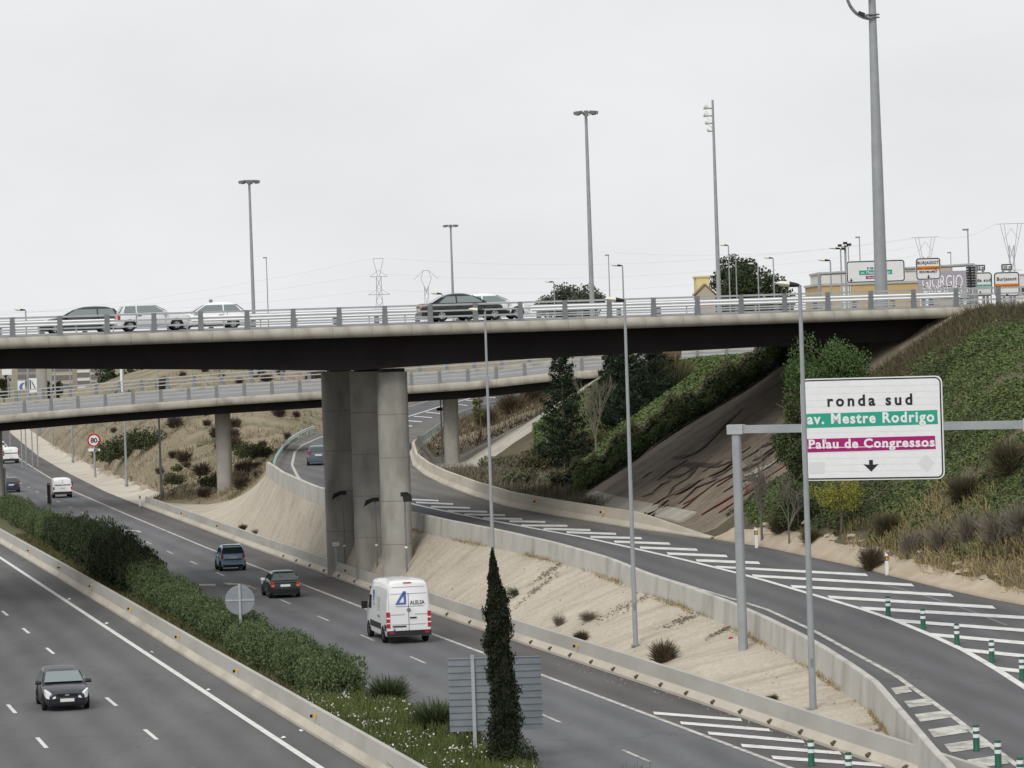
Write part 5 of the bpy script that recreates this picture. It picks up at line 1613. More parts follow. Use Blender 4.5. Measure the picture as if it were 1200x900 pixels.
# ------------------------------------------------------------------ foliage tools
def leaf_quads(C, size, rng, up=0.0, aspect=.55):
    N = len(C)
    a = rng.normal(size=(N, 3)); a[:, 2] *= (1 - up); a /= np.linalg.norm(a, axis=1, keepdims=True)
    b = rng.normal(size=(N, 3)); b -= a * np.sum(a * b, axis=1, keepdims=True); b /= np.linalg.norm(b, axis=1, keepdims=True)
    s = np.asarray(size).reshape(-1, 1) * (0.7 + .6 * rng.random((N, 1)))
    V = np.empty((N, 4, 3))
    V[:, 0] = C - a * s * .5; V[:, 1] = C + b * s * .5 * aspect; V[:, 2] = C + a * s * .5; V[:, 3] = C - b * s * .5 * aspect
    return V.reshape(-1, 3), np.arange(4 * N).reshape(-1, 4)
def blades(B, Dr, L, w, rng):
    """thin triangles from base points along directions (stored as degenerate-free quads)"""
    N = len(B)
    Dn = Dr / np.linalg.norm(Dr, axis=1, keepdims=True)
    side = np.cross(Dn, rng.normal(size=(N, 3))); side /= np.linalg.norm(side, axis=1, keepdims=True)
    L = np.asarray(L).reshape(-1, 1); w = np.asarray(w).reshape(-1, 1) * np.ones((N, 1))
    V = np.empty((N, 4, 3))
    V[:, 0] = B - side * w * .5; V[:, 1] = B + side * w * .5
    V[:, 2] = B + Dn * L + side * w * .18; V[:, 3] = B + Dn * L - side * w * .18
    return V.reshape(-1, 3), np.arange(4 * N).reshape(-1, 4)
def join(*vf):
    Vs, Fs, n = [], [], 0
    for V, F in vf:
        Vs.append(V); Fs.append(F + n); n += len(V)
    return np.concatenate(Vs), np.concatenate(Fs)
def blob(rng, N, c, r, shell=.55):
    """points in an ellipsoid, biased to its shell"""
    d = rng.normal(size=(N, 3)); d /= np.linalg.norm(d, axis=1, keepdims=True)
    k = (shell + (1 - shell) * rng.random((N, 1))) ** .8
    return np.array(c) + d * k * np.array(r)

def leafmat(name, cols, rough=.75):
    return mat(name, cols[0], rough, cols[-1], 1.1, island=cols, spec=.2, detail=3)
L_IVY = leafmat('ivy_leaf', [(.062, .095, .03), (.105, .15, .05), (.15, .195, .075)])
L_IVYD = leafmat('ivy_dark_leaf', [(.04, .058, .02), (.066, .09, .034), (.1, .125, .055)])  # darker ivy greens, also used on bushes
L_HEDGE = leafmat('hedge_leaf', [(.045, .07, .028), (.085, .12, .05), (.14, .18, .085)])
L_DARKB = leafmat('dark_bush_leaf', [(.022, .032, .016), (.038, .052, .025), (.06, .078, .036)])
L_CYP = leafmat('cypress_leaf', [(.010, .015, .008), (.017, .024, .012), (.028, .032, .016)])
L_CON = leafmat('conifer_needle', [(.010, .02, .012), (.018, .034, .018), (.032, .052, .026)])
L_PEP = leafmat('pepper_leaf', [(.035, .07, .02), (.065, .115, .035), (.10, .155, .05)])
L_YEL = leafmat('yellow_leaf', [(.10, .13, .03), (.22, .23, .04), (.33, .29, .04)])
L_BRN = leafmat('brown_twig', [(.055, .04, .025), (.105, .078, .048), (.16, .125, .08)])
L_OLV = leafmat('olive_brush', [(.058, .052, .028), (.1, .09, .048), (.15, .13, .075)])
L_GREY = leafmat('grey_twig', [(.12, .105, .085), (.2, .175, .14), (.28, .25, .2)])
L_STRAW = leafmat('straw', [(.22, .16, .07), (.36, .28, .14), (.47, .38, .21)])
L_GRASS = leafmat('green_grass', [(.05, .075, .02), (.095, .125, .035), (.15, .165, .06)])
L_FLOWER = leafmat('white_petal', [(.6, .6, .55), (.75, .75, .7), (.8, .8, .76)])
L_PINE = leafmat('pine_needle', [(.022, .036, .016), (.042, .06, .026), (.07, .09, .042)])
M_BARK = mat('bark', (.10, .08, .06), .9, (.16, .13, .10), 3, bump=.4)
M_BARKP = mat('pale_bark', (.24, .215, .165), .9, (.34, .305, .24), 2)

def foliage(name, VF, m_, parent=None, loc=None):
    return link(name, np_mesh(name, VF[0], VF[1], m_), parent, loc)

def stems(name, h, r, n, rng, m_, parent, trunk=None):
    m = MB()
    for i in range(n):
        a = 2 * math.pi * (i + rng.random()) / n
        p = [Vector((0, 0, -.2)), Vector((math.cos(a) * r * .25, math.sin(a) * r * .25, h * .4)), Vector((math.cos(a) * r * .7, math.sin(a) * r * .7, h * .8))]
        m.path(p, [.045, .035, .012], 4)
    return m.build(name, m_, parent)

# --- shrub prototypes (meshes shared between copies)
def shrub_proto(seed, r, h, N, leaf, m_, clumps=9, up=0.0):
    rng = np.random.default_rng(seed)
    pts = [blob(rng, N // 3, (0, 0, h * .45), (r * .8, r * .8, h * .42), .2)]
    for k in range(clumps):
        a = 2 * math.pi * (k + .5 * rng.random()) / clumps
        rr = r * (.35 + .4 * rng.random())
        c = (math.cos(a) * rr, math.sin(a) * rr, h * (.35 + .42 * rng.random()))
        q = r * (.3 + .2 * rng.random())
        pts.append(blob(rng, 2 * N // (3 * clumps), c, (q, q, q * 1.05), .5))
    P_ = np.concatenate(pts); P_ = P_[P_[:, 2] > .02]
    return np_mesh('foliage', *leaf_quads(P_, np.full(len(P_), leaf), rng, up), m_)
def twig_proto(seed, r, h, N, m_, w=.022, leafy=None):
    rng = np.random.default_rng(seed)
    th = rng.random(N) * 2 * math.pi; k = rng.random(N) ** .6
    B = np.stack([np.cos(th) * k * r * .3, np.sin(th) * k * r * .3, rng.random(N) * h * .45], 1)
    Dr = np.stack([np.cos(th) * k * r * .9, np.sin(th) * k * r * .9, h * (.5 + .5 * rng.random(N))], 1) + rng.normal(size=(N, 3)) * .34 * h
    return np_mesh('foliage', *blades(B, Dr, h * (.35 + .35 * rng.random(N)), w, rng), m_)
def shrub(name, mesh, stem, p, s, rzv, label, cat='shrub', group=None, sz=None):
    o = empty(name, p, rzv, label, cat, group)
    o.scale = (s, s, sz or s)
    link('foliage', mesh, o)
    if stem: link('stem', stem, o)
    return o
_rng = np.random.default_rng(3)
ST_ME = stems('stem', 1.0, .6, 6, _rng, M_BARK, None).data
for o in [o for o in COL.objects if o.name.startswith('stem') and o.parent is None]: bpy.data.objects.remove(o)

# ------------------------------------------------------------------ median hedge
HP = [shrub_proto(20 + i, 1.15, 1.0, 9000, .10, L_HEDGE, 15) for i in range(4)]
DP = [shrub_proto(30 + i, 1.3, 1.0, 8000, .11, L_DARKB, 13) for i in range(2)]
HH = itab([132, 138, 150, 180, 192, 200, 210, 218, 230, 240, 262, 300], [1.5, 1.5, 1.25, 1.25, 1.3, 1.9, 1.8, 2.35, 2.3, 1.7, 1.5, 1.4])
rr = random.Random(5)
y = 134.0; i = 0
while y < 300:
    h = HH(y)
    c = 21.75 + rr.uniform(-.15, .15)
    dark = 196 < y < 250
    s = rr.uniform(.9, 1.08) * (1.0 if h < 1.8 else 1.12)
    o = shrub('hedge_shrub', (DP if dark else HP)[i % (2 if dark else 4)], ST_ME, (CX(c, y), y, .05), s, rr.uniform(0, 6.28),
          ('dark tall shrub in the median hedge' if dark else ('low oleander shrub in the near run of the median hedge' if y < 196 else 'green shrub in the far run of the median hedge')), 'shrub',
          'dark tall median shrubs' if dark else ('near median hedge shrubs' if y < 196 else 'far median hedge shrubs'), sz=h * rr.uniform(.82, 1.12))
    y += 1.75 if h < 1.8 else 2.3
    i += 1
# broom-like shrubs in the median
BR_ME = twig_proto(41, .7, 1.0, 1500, leafmat('broom_green', [(.03, .05, .018), (.055, .08, .03), (.09, .115, .05)]), .02)
for x_, y_, h, lab in ((455, 830, 1.2, 'dull green broom bush at the end of the median hedge'), (512, 866, 1.35, 'spiky dark green broom bush left of the slatted sign'), (545, 873, .9, 'low dark bush beside the slatted sign post')):
    q = P(x_, y_, .05)
    shrub('broom_shrub', BR_ME, ST_ME, q, 1.25 * h, 1.0, lab, sz=h)
for i, (x_, h) in enumerate(((655, 2.6), (690, 2.7), (718, 3.05), (748, 3.1), (770, 2.75))):
    X = (x_ - 600) * 84 / FPX - .3
    shrub('broom_shrub', BR_ME, ST_ME, (X, 84, .05), 1.0, i * 1.3, 'feathery green shrub top rising over the bottom edge, ' + ('leftmost', 'second from left', 'middle one', 'second from right', 'rightmost')[i] + ' of its row', 'shrub', 'shrubs at the bottom edge', sz=h)
# wild flowers and grass of the median (nobody could count them)
rng = np.random.default_rng(11)
N = 26000
Yv = 96 + 37 * rng.random(N); Cv = 19.8 + 3.6 * rng.random(N)
keep = rng.random(N) < np.clip((135 - Yv) / 4, 0, 1)
Yv, Cv = Yv[keep], Cv[keep]
B = np.stack([Cv - K * Yv, Yv, np.full(len(Yv), .05)], 1)
hgt = .25 + .35 * rng.random(len(B)) * (1 + .7 * vnoise(B[:, 0], B[:, 1], 1.3, 4))
g1 = foliage('median_grass', blades(B, rng.normal(size=(len(B), 3)) * .45 + np.array([0, 0, 1]), np.abs(hgt) + .1, .035, rng), L_GRASS)
mark(g1, 'rough green grass and weeds in the median strip', 'grass', kind='stuff')
m_ = (vnoise(B[:, 0], B[:, 1], 1.1, 9) > .25)
C_ = B[m_][::5]
C_ = C_ + np.stack([rng.normal(size=len(C_)) * .1, rng.normal(size=len(C_)) * .1, .3 + .25 * rng.random(len(C_))], 1)
g2 = foliage('wild_flowers', leaf_quads(C_, np.full(len(C_), .07), rng, .3, 1.0), L_FLOWER)
mark(g2, 'small white wild flowers scattered through the median grass', 'flowers', kind='stuff')
N = 9000
Yv = 133 + 130 * rng.random(N); Cv = 19.75 + 1.1 * rng.random(N)
B = np.stack([Cv - K * Yv, Yv, np.full(N, .05)], 1)
g3 = foliage('verge_grass', blades(B, rng.normal(size=(N, 3)) * .6 + np.array([0, 0, .8]), .15 + .2 * rng.random(N), .04, rng), leafmat('dull_grass', [(.07, .075, .025), (.12, .115, .045), (.16, .14, .07)]))
mark(g3, 'thin grass between the median barrier and the hedge', 'grass', kind='stuff')
# cypress
q = P(598, 904, .05)
cy = empty('cypress_tree', q, 0, 'tall narrow dark cypress in front of the slatted sign', 'tree')
H_ = D(585, 648, q.y).z - q.z
rng = np.random.default_rng(15)
Nc = 30000
tz = rng.random(Nc) ** .85
rad = np.interp(tz, [0, .04, .15, .3, .45, .6, .72, .78, .84, .9, .96, 1], [.46, .54, .56, .47, .42, .42, .41, .35, .22, .17, .08, .02])
th = rng.random(Nc) * 6.283
lump = .9 + .30 * np.sin(th * 2 + tz * 13) * np.cos(tz * 27 + th) + .22 * np.sin(th * 3 - tz * 47 + 1) + .1 * np.sin(th * 5 + tz * 90)
rad2 = rad * lump * (.55 + .45 * rng.random(Nc))
lean = -.28 * tz - .05
P_ = np.stack([np.cos(th) * rad2 + lean, np.sin(th) * rad2, tz * H_ + rng.normal(size=Nc) * .07], 1)
foliage('crown', leaf_quads(P_, np.full(Nc, .10), rng, -1.5, .4), L_CYP, cy)
MB().path([Vector((0, 0, -.2)), Vector((-.17, 0, H_ * .5)), Vector((-.28, 0, H_ * .8)), Vector((-.33, 0, H_ * .97))], [.3, .26, .14, .01], 8).build('trunk', mat('cypress_bark', (.02, .018, .012), .95), cy)
BB_ME = shrub_proto(44, 1.0, 1.0, 2400, .09, L_DARKB, 8)
shrub('bush', BB_ME, ST_ME, P(592, 905, .05), .72, 0, 'small dark bush at the foot of the cypress, left side', sz=.95)
shrub('bush', BB_ME, ST_ME, P(617, 905, .05), .55, 2, 'small brown green bush at the foot of the cypress, right side', sz=.8)

# ------------------------------------------------------------------ ivy and brush on the near embankment
def scatter(rng, N, x0, x1, y0, y1, dz=.10, bump=.24, zf=zG):
    X = x0 + (x1 - x0) * rng.random(N); Y = y0 + (y1 - y0) * rng.random(N)
    Z = np.array([zf(a, b) for a, b in zip(X, Y)])
    Z = Z + bump * (.5 + .5 * vnoise(X, Y, .9, 6)) * (.3 + .7 * rng.random(N)) + .10 * vnoise(X, Y, 3, 1) + dz * rng.random(N)
    return np.stack([X, Y, Z], 1)
rng = np.random.default_rng(21)
C_ = scatter(rng, 230000, 9.5, 35, 150, 193)
xt = np.interp(C_[:, 1], [130, 150, 181, 190], [28, 19.3, 10.4, 8.8])
dist = C_[:, 0] - xt
n1 = vnoise(C_[:, 0], C_[:, 1], 3.2, 2) + .6 * vnoise(C_[:, 0], C_[:, 1], 1.1, 8)
n2 = vnoise(C_[:, 0], C_[:, 1], 5.0, 12)
zrel = C_[:, 2]
ridge = np.clip((C_[:, 1] - 182) / 5, 0, 1) * np.clip((zrel - 6.5) / 3, 0, 1)
right = np.clip((C_[:, 0] - 20) / 4, 0, 1) * np.clip((8.2 - zrel) / 3, 0, 1)
low = np.clip((4.6 - zrel) / 1.6, 0, 1) * np.clip((174 - C_[:, 1]) / 6, 0, 1)
score = .6 * n1 + 1.1 * ridge + .85 * right + 1.3 * low - .35 + .18 * rng.normal(size=len(C_))
keep = (dist > 1.0 + .5 * n1) & ((C_[:, 1] < 184.3 + .8 * n1) | (C_[:, 2] > 8.2 + n1))
isb = (score > .35)
G_ = C_[keep & ~isb]
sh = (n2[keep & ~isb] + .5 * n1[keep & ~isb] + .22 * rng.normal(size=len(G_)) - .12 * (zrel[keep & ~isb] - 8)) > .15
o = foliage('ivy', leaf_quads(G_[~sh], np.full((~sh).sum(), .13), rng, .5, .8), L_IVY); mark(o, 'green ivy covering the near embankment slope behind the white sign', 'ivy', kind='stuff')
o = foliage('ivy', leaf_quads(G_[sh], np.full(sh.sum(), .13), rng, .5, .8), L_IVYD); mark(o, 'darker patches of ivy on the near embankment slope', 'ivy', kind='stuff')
Bq = C_[keep & isb & (low < .75)]
o = foliage('dry_brush', join(leaf_quads(Bq[::2], np.full(len(Bq[::2]), .14), rng, .2, .6), blades(Bq[1::2] - np.array([0, 0, .2]), rng.normal(size=(len(Bq[1::2]), 3)) * .6 + np.array([0, 0, .9]), .3 + .45 * rng.random(len(Bq[1::2])), .035, rng)), L_OLV)
mark(o, 'brown olive brush on the embankment ridge and lower right slope', 'brush', kind='stuff')
# straw grass along the verge, right
N = 42000
X = 12 + 20 * rng.random(N); Y = 146 + 26 * rng.random(N)
xr_ = np.interp(Y, [144.9, 147.6, 151.5, 158, 163, 168.3, 174.3], [20.6, 19.5, 18.2, 16.4, 15.2, 13.73, 12.16])
d_ = X - xr_
k_ = (d_ > .8 + .4 * vnoise(X, Y, 1.5, 3)) & (d_ < 4.2 + 2 * vnoise(X, Y, 2.5, 7)) & (Y < 166 + 3 * vnoise(X, Y, 2, 5))
X, Y = X[k_], Y[k_]
Z = np.array([zG(a, b) for a, b in zip(X, Y)])
B = np.stack([X, Y, Z - .02], 1)
o = foliage('straw_grass', blades(B, rng.normal(size=(len(B), 3)) * .5 + np.array([0, 0, .9]), .22 + .5 * rng.random(len(B)), .03, rng), L_STRAW)
mark(o, 'dry straw coloured grass on the verge at right', 'grass', kind='stuff')
# shrubs there
TW_B = [twig_proto(50 + i, 1.0, 1.0, 900, L_BRN, .028) for i in range(3)]
TW_G = [twig_proto(60 + i, 1.0, 1.0, 420, L_GREY, .022) for i in range(2)]
TW_O = [twig_proto(65 + i, 1.0, 1.0, 900, L_OLV, .03) for i in range(2)]
def onG(x, y, dy=0):
    q = PG(x, y); q.z = zG(q.x, q.y) - .03
    return q
shrub('round_bush', TW_B[0], ST_ME, onG(1022, 668), .95, 0, 'round brown twiggy bush beside the kerb and white delineator post', sz=1.25)
for i, (x_, y_, s, lab) in enumerate(((1068, 652, 1.0, 'leftmost'), (1102, 648, 1.1, 'second from left'), (1136, 640, 1.2, 'third from left'), (1168, 640, 1.3, 'fourth from left'), (1196, 632, 1.3, 'rightmost'))):
    shrub('bare_shrub', TW_G[i % 2], ST_ME, onG(x_, y_), s, i * 2.1, 'bare grey brown shrub above the straw grass, ' + lab + ' of its row', 'shrub', 'bare shrubs above the straw grass', sz=s * 1.35)
for i, (x_, y_, s, lab) in enumerate(((1185, 560, 1.6, 'dark brown shrub high on the slope at the right edge'), (1130, 590, 1.3, 'brown olive shrub in mid slope below the gantry beam'), (1040, 628, 1.1, 'brown olive shrub above the round brown bush'), (915, 628, 1.0, 'brown olive shrub near the delineator by the painted slope'), (950, 640, .8, 'low brown shrub beside the lamp pole at the kerb'))):
    shrub('brush_shrub', TW_O[i % 2], ST_ME, onG(x_, y_), s, i * 1.1, lab, sz=s * 1.1)
# broken kerb stones
RK = MB().loft([[(-.3, -.2, 0), (.28, -.22, 0), (.32, .2, 0), (-.26, .24, 0)], [(-.2, -.12, .2), (.2, -.15, .25), (.22, .12, .2), (-.18, .16, .16)]]).mesh('rubble', M_VERGE)
rr = random.Random(12)
for k in range(26):
    y = 150 + 30 * k / 26 + rr.uniform(-.5, .5)
    X = XR(y) + rr.uniform(.7, 1.6)
    o = link('rubble_stone', RK, None, (X, y, zG(X, y) - .02), (0, 0, rr.uniform(0, 6)))
    s = rr.uniform(.35, .9); o.scale = (s * 1.2, s, s * .8)
    mark(o, 'pale broken stone lying along the slip road kerb', 'stone', 'broken stones along the kerb')

# --- pepper tree by the sign
def tree_limbs(root, h, spread, rng, m_, n=9, r0=.16, base=.35):
    m = MB()
    m.path([Vector((0, 0, -.3)), Vector((.05, 0, h * .3)), Vector((-.03, .05, h * .6)), Vector((0, 0, h * .85))], [r0, r0 * .75, r0 * .45, r0 * .12], 7)
    for i in range(n):
        a = 2.4 * i; f = base + .5 * i / n
        p0 = Vector((0, 0, h * f)); L = spread * (.6 + .4 * rng.random())
        p1 = p0 + Vector((math.cos(a) * L * .5, math.sin(a) * L * .5, h * .14)); p2 = p0 + Vector((math.cos(a) * L, math.sin(a) * L, h * .2))
        m.path([p0, p1, p2], [r0 * .4, r0 * .25, .012], 5)
    return m.build('trunk', m_, root)
def crown_tree(name, label, p, h, rx, N, leaf, m_, seed, hang=0.0, clumps=16, cz=.62, rzf=.42, bark=None, aspect=.55, lean=0.0, tight=1.0):
    rng = np.random.default_rng(seed)
    root = empty(name, p, 0, label, 'tree')
    tree_limbs(root, h * .9, rx * .8, rng, bark or M_BARK, 10, max(.08, h * .022))
    pts = []
    for k in range(clumps):
        d = rng.normal(size=3); d /= np.linalg.norm(d); q = (.35 + .6 * rng.random())
        c = np.array([d[0] * rx * q + lean, d[1] * rx * q, h * cz + d[2] * h * rzf * q])
        r = rx * (.26 + .2 * rng.random()) * tight
        pp = blob(rng, N // clumps, c, (r, r, r * .85), .35)
        if hang: pp[:, 2] -= hang * rng.random(len(pp)) ** 2
        pts.append(pp)
    P_ = np.concatenate(pts); P_ = P_[P_[:, 2] > .1]
    foliage('crown', leaf_quads(P_, np.full(len(P_), leaf), rng, -.3 if hang else 0, aspect), m_, root)
    return root
q = onG(990, 470)
q = D(975, 565, 184); q.z = zG(q.x, q.y)
ht = D(985, 386, 184).z - q.z
crown_tree('pepper_tree', 'bushy green drooping tree rising behind the large white sign', q, ht, 2.45, 17000, .14, L_PEP, 79, 1.3, 44, .64, .36, tight=.72)
q = onG(932, 575)
crown_tree('bushy_tree', 'dark green bush hanging beside the left edge of the large white sign', q, 4.8, 1.15, 9000, .14, L_IVYD, 72, .9, 14, .58, .4)
q = onG(986, 630)
crown_tree('yellow_shrub', 'young yellow green shrub below the large white sign', q, 3.3, 1.5, 2600, .11, L_YEL, 73, 0, 18, .62, .34)
crown_tree('green_shrub', 'leafy green shrub left of the yellow shrub below the sign', onG(935, 622), 2.4, 1.1, 5000, .12, L_IVYD, 74, .3, 12, .5, .4)

def bare_tree(name, label, p, h, spread, seed, m_, levels=4, n0=5, r0=.08, up=.9):
    rng = random.Random(seed)
    root = empty(name, p, 0, label, 'tree')
    m = MB(); tw = MB()
    def grow(p0, d, L, r, lv):
        p1 = p0 + d * L
        (m if lv > 1 else tw).tube(p0, p1, r, r * .62, 6 if lv > 2 else 4, cap=False)
        if lv == 0: return
        for k in range(rng.choice((2, 3, 3)) if lv < levels else n0):
            a = rng.uniform(0, 6.283); sp = rng.uniform(.25, .6) * spread
            nd = (d * up + Vector((math.cos(a) * sp, math.sin(a) * sp, rng.uniform(.1, .5)))).normalized()
            grow(p0.lerp(p1, rng.uniform(.55, 1.0)), nd, L * rng.uniform(.55, .8), max(.008, r * .55), lv - 1)
    grow(Vector((0, 0, -.2)), Vector((0, 0, 1)), h * .34, r0, levels)
    m.build('trunk', m_, root, fix=False); tw.build('twigs', m_, root, fix=False)
    return root
bare_tree('bare_tree', 'thin leafless grey tree in front of the painted slope, left of the sign', onG(893, 635), 5.8, 1.1, 4, mat('grey_bark', (.15, .135, .115), .9), 5, 6, .07)
bare_tree('bare_tree', 'small leafless bush right of the gantry post before the painted slope', onG(925, 640), 4.2, 1.2, 9, MATS['grey_bark'], 5, 5, .05)

# ------------------------------------------------------------------ far embankment beyond the overpass
rng = np.random.default_rng(33)
C_ = scatter(rng, 120000, 1.5, 24, 213, 284, .12, .28)
top = C_[:, 2]
n1 = vnoise(C_[:, 0], C_[:, 1], 3.0, 2) + .5 * vnoise(C_[:, 0], C_[:, 1], 1.2, 8)
br = (n1 + .35 * rng.normal(size=len(C_)) + np.clip((6.0 - top) / 2.0, 0, 1) * 1.1) > .75
o = foliage('ivy', leaf_quads(C_[~br], np.full((~br).sum(), .2), rng, .35, .8), L_IVY); mark(o, 'green ivy on the embankment beyond the overpass', 'ivy', kind='stuff')
o = foliage('dry_brush', leaf_quads(C_[br], np.full(br.sum(), .19), rng, .2, .6), L_OLV); mark(o, 'brown brush on the embankment beyond the overpass', 'brush', kind='stuff')
def hedge_row(name, label, Y0, Y1, xa, xb, h, w, N, leaf, m_, seed):
    rng = np.random.default_rng(seed)
    t = rng.random(N); X = xa + (xb - xa) * t
    ph = rng.random(N) * math.pi; rr_ = .6 + .4 * rng.random(N)
    wob = 1 + .3 * np.sin(X * 2.1) + .18 * np.sin(X * 5.3 + 1)
    Yc = Y0 + (Y1 - Y0) * t
    Y = Yc + np.cos(ph) * w * rr_ * wob
    Z = np.array([zG(a, b) for a, b in zip(X, Yc)]) + np.sin(ph) * h * rr_ * wob
    root = empty(name, (0, 0, 0), 0, label, 'hedge')
    foliage('foliage', leaf_quads(np.stack([X, Y, Z], 1), np.full(N, leaf), rng, 0, .6), m_, root)
    m = MB()
    for k in range(14):
        X_ = xa + (xb - xa) * (k + .5) / 14; Yk = Y0 + (Y1 - Y0) * (k + .5) / 14
        m.tube((X_, Yk, zG(X_, Yk) - .2), (X_ + .1, Yk, zG(X_, Yk) + h * .7), .05, .03, 5)
    m.build('stems', M_BARK, root)
hedge_row('slope_hedge', 'green ivy hedge running up the slope beside the concrete under the overpass', 214, 214, 3.4, 19, 1.0, 1.5, 30000, .13, L_IVY, 81)
hedge_row('slope_hedge', 'dark leaf strip made as the shadow edge of the growth next to the concrete under the overpass', 212.2, 212.2, 4.2, 19, .45, .5, 3500, .2, L_DARKB, 82)  # dark leaves stand in for the shadow edge beside the ivy
hedge_row('slope_hedge', 'brown olive hedge running up the slope, second row from the overpass', 220, 220, 2.2, 19, 1.2, 1.0, 24000, .13, L_OLV, 83)
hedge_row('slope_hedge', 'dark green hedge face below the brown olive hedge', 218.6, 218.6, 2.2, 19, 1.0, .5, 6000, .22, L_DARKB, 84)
def conifer(label, p, h, r, N, seed, leaf=.22, lean=0.0):
    rng = np.random.default_rng(seed)
    root = empty('conifer_tree', p, 0, label, 'tree')
    MB().path([Vector((0, 0, -.3)), Vector((0, 0, h * .98))], [h * .02, .02], 7).build('trunk', M_BARK, root)
    pts = []
    nb = 60
    limbs = MB()
    for k in range(nb):
        f = (k + rng.random()) / nb
        z = h * (.06 + .92 * f); L = r * (1.02 - f) ** .75 * (.7 + .5 * rng.random()) + .15
        a = 2.4 * k + rng.random()
        n = int(N / nb * (.5 + L / r))
        t = rng.random(n) ** .7
        dz = -.12 * L * t + .32 * L * t * t
        wdt = .28 * L * (1 - t * .6) + .06
        pts.append(np.stack([np.cos(a) * L * t + rng.normal(size=n) * wdt * .5 + lean * f, np.sin(a) * L * t + rng.normal(size=n) * wdt * .5, z + dz + rng.normal(size=n) * .12], 1))
        limbs.tube((0, 0, z), (math.cos(a) * L * .85, math.sin(a) * L * .85, z + .12 * L), .03, .01, 4)
    limbs.build('limbs', M_BARK, root)
    P_ = np.concatenate(pts)
    foliage('crown', leaf_quads(P_, np.full(len(P_), leaf), rng, 0, .38), L_CON, root)
def gz(x, y, Y):
    q = D(x, y, Y); q.z = zG(q.x, q.y) - .1
    return q
q = gz(662, 545, 238); conifer('dark feathery conifer left of the leafless tree beyond the overpass', q, D(655, 404, 238).z - q.z + .4, 1.9, 8500, 91)
q = gz(738, 540, 246); conifer('dark conifer beyond the overpass just right of the street lamp pole', q, D(738, 402, 246).z - q.z + .3, 2.5, 8500, 92)
q = gz(722, 540, 250); conifer('dark conifer beyond the overpass between leafless tree and lamp pole', q, D(722, 402, 250).z - q.z + .2, 1.9, 6500, 93)
q = gz(768, 540, 252); conifer('lower dark conifer beyond the overpass at the foot of the green slope', q, 5.4, 2.3, 6500, 94)
q = gz(699, 540, 233); bare_tree('bare_tree', 'pale leafless tree with fan of branches between the dark conifers', q, (D(697, 430, 233).z - q.z) * 1.0, .8, 7, mat('dull_bark', (.21, .185, .14), .9), 5, 7, .08)
q = onG(606, 560)
# pampas grass
q = D(786, 452, 258); q.z = zG(q.x, q.y)
pg = empty('pampas_grass', q, 0, 'large pampas grass clump on the green slope beyond the overpass', 'grass clump')
rng = np.random.default_rng(95)
N = 2600; th = rng.random(N) * 6.283; k = rng.random(N)
Bp = np.stack([np.cos(th) * .5 * k, np.sin(th) * .5 * k, np.zeros(N)], 1)
foliage('blades', blades(Bp, np.stack([np.cos(th) * k * .75, np.sin(th) * k * .75, np.ones(N)], 1), 1.6 + 1.5 * rng.random(N), .045, rng), leafmat('pampas_green', [(.06, .075, .03), (.13, .13, .06), (.22, .19, .1)]), pg)
Cp = blob(rng, 1500, (-.2, 0, 3.0), (1.1, .9, .75), .2)
foliage('plumes', blades(Cp, np.stack([rng.normal(size=1500) * .25, rng.normal(size=1500) * .25, np.ones(1500)], 1), np.full(1500, .55), .05, rng), leafmat('pampas_plume', [(.2, .13, .08), (.29, .2, .12), (.38, .29, .18)]), pg)
# grey green bushes at the low ground beyond the overpass
LB = [shrub_proto(100 + i, 1.4, 1.2, 1900, .17, m__, 9) for i, m__ in enumerate((L_OLV, leafmat('sage_leaf', [(.08, .085, .045), (.13, .135, .08), (.19, .185, .12)]), L_IVYD))]
for i, (x_, y_, Y, s, lab) in enumerate(((560, 560, 262, .9, 'brown olive bush near the foot of the lower bridge column'), (590, 568, 250, 1.15, 'grey bush left of the first conifer, lower one'), (612, 540, 262, 1.3, 'sage coloured bush at the foot of the pale revetment'), (628, 575, 238, 1.2, 'sage green bush in front of the first conifer'),
                                            (610, 590, 226, 1.0, 'brown olive bush right behind the slip road barrier'), (640, 560, 244, 1.4, 'dark green bush left of the first conifer'), (690, 540, 243, 1.2, 'brown bush at the foot of the pale leafless tree'), (580, 530, 275, 1.1, 'grey green bush high against the pale revetment'), (660, 585, 222, .9, 'low dark bush before the first conifer'))):
    q = gz(x_, y_, Y)
    shrub('bush', LB[i % 3], ST_ME, q, s, i * 1.7, lab, sz=s * 1.0)
for i, (x_, y_, Y, s, lab) in enumerate(((600, 490, 330, 2.2, 'leafless brown thicket beyond the lower bridge column'), (570, 505, 320, 1.8, 'straw brown bush beyond the lower bridge column'), (625, 480, 345, 2.0, 'grey brown thicket above the pale revetment'), (645, 470, 350, 2.0, 'grey brown thicket left of the conifers, rightmost'))):
    q = gz(x_, y_, Y)
    shrub('thicket', (TW_B + TW_G)[i % 5], ST_ME, q, s, i, lab, sz=s * 1.1)
q = gz(563, 500, 312)
crown_tree('young_tree', 'slim yellow green sapling beside the column of the lower bridge', q, 4.6, .7, 700, .18, leafmat('sapling_leaf', [(.08, .11, .03), (.16, .19, .05), (.22, .23, .08)]), 111, 0, 8, .55, .4)

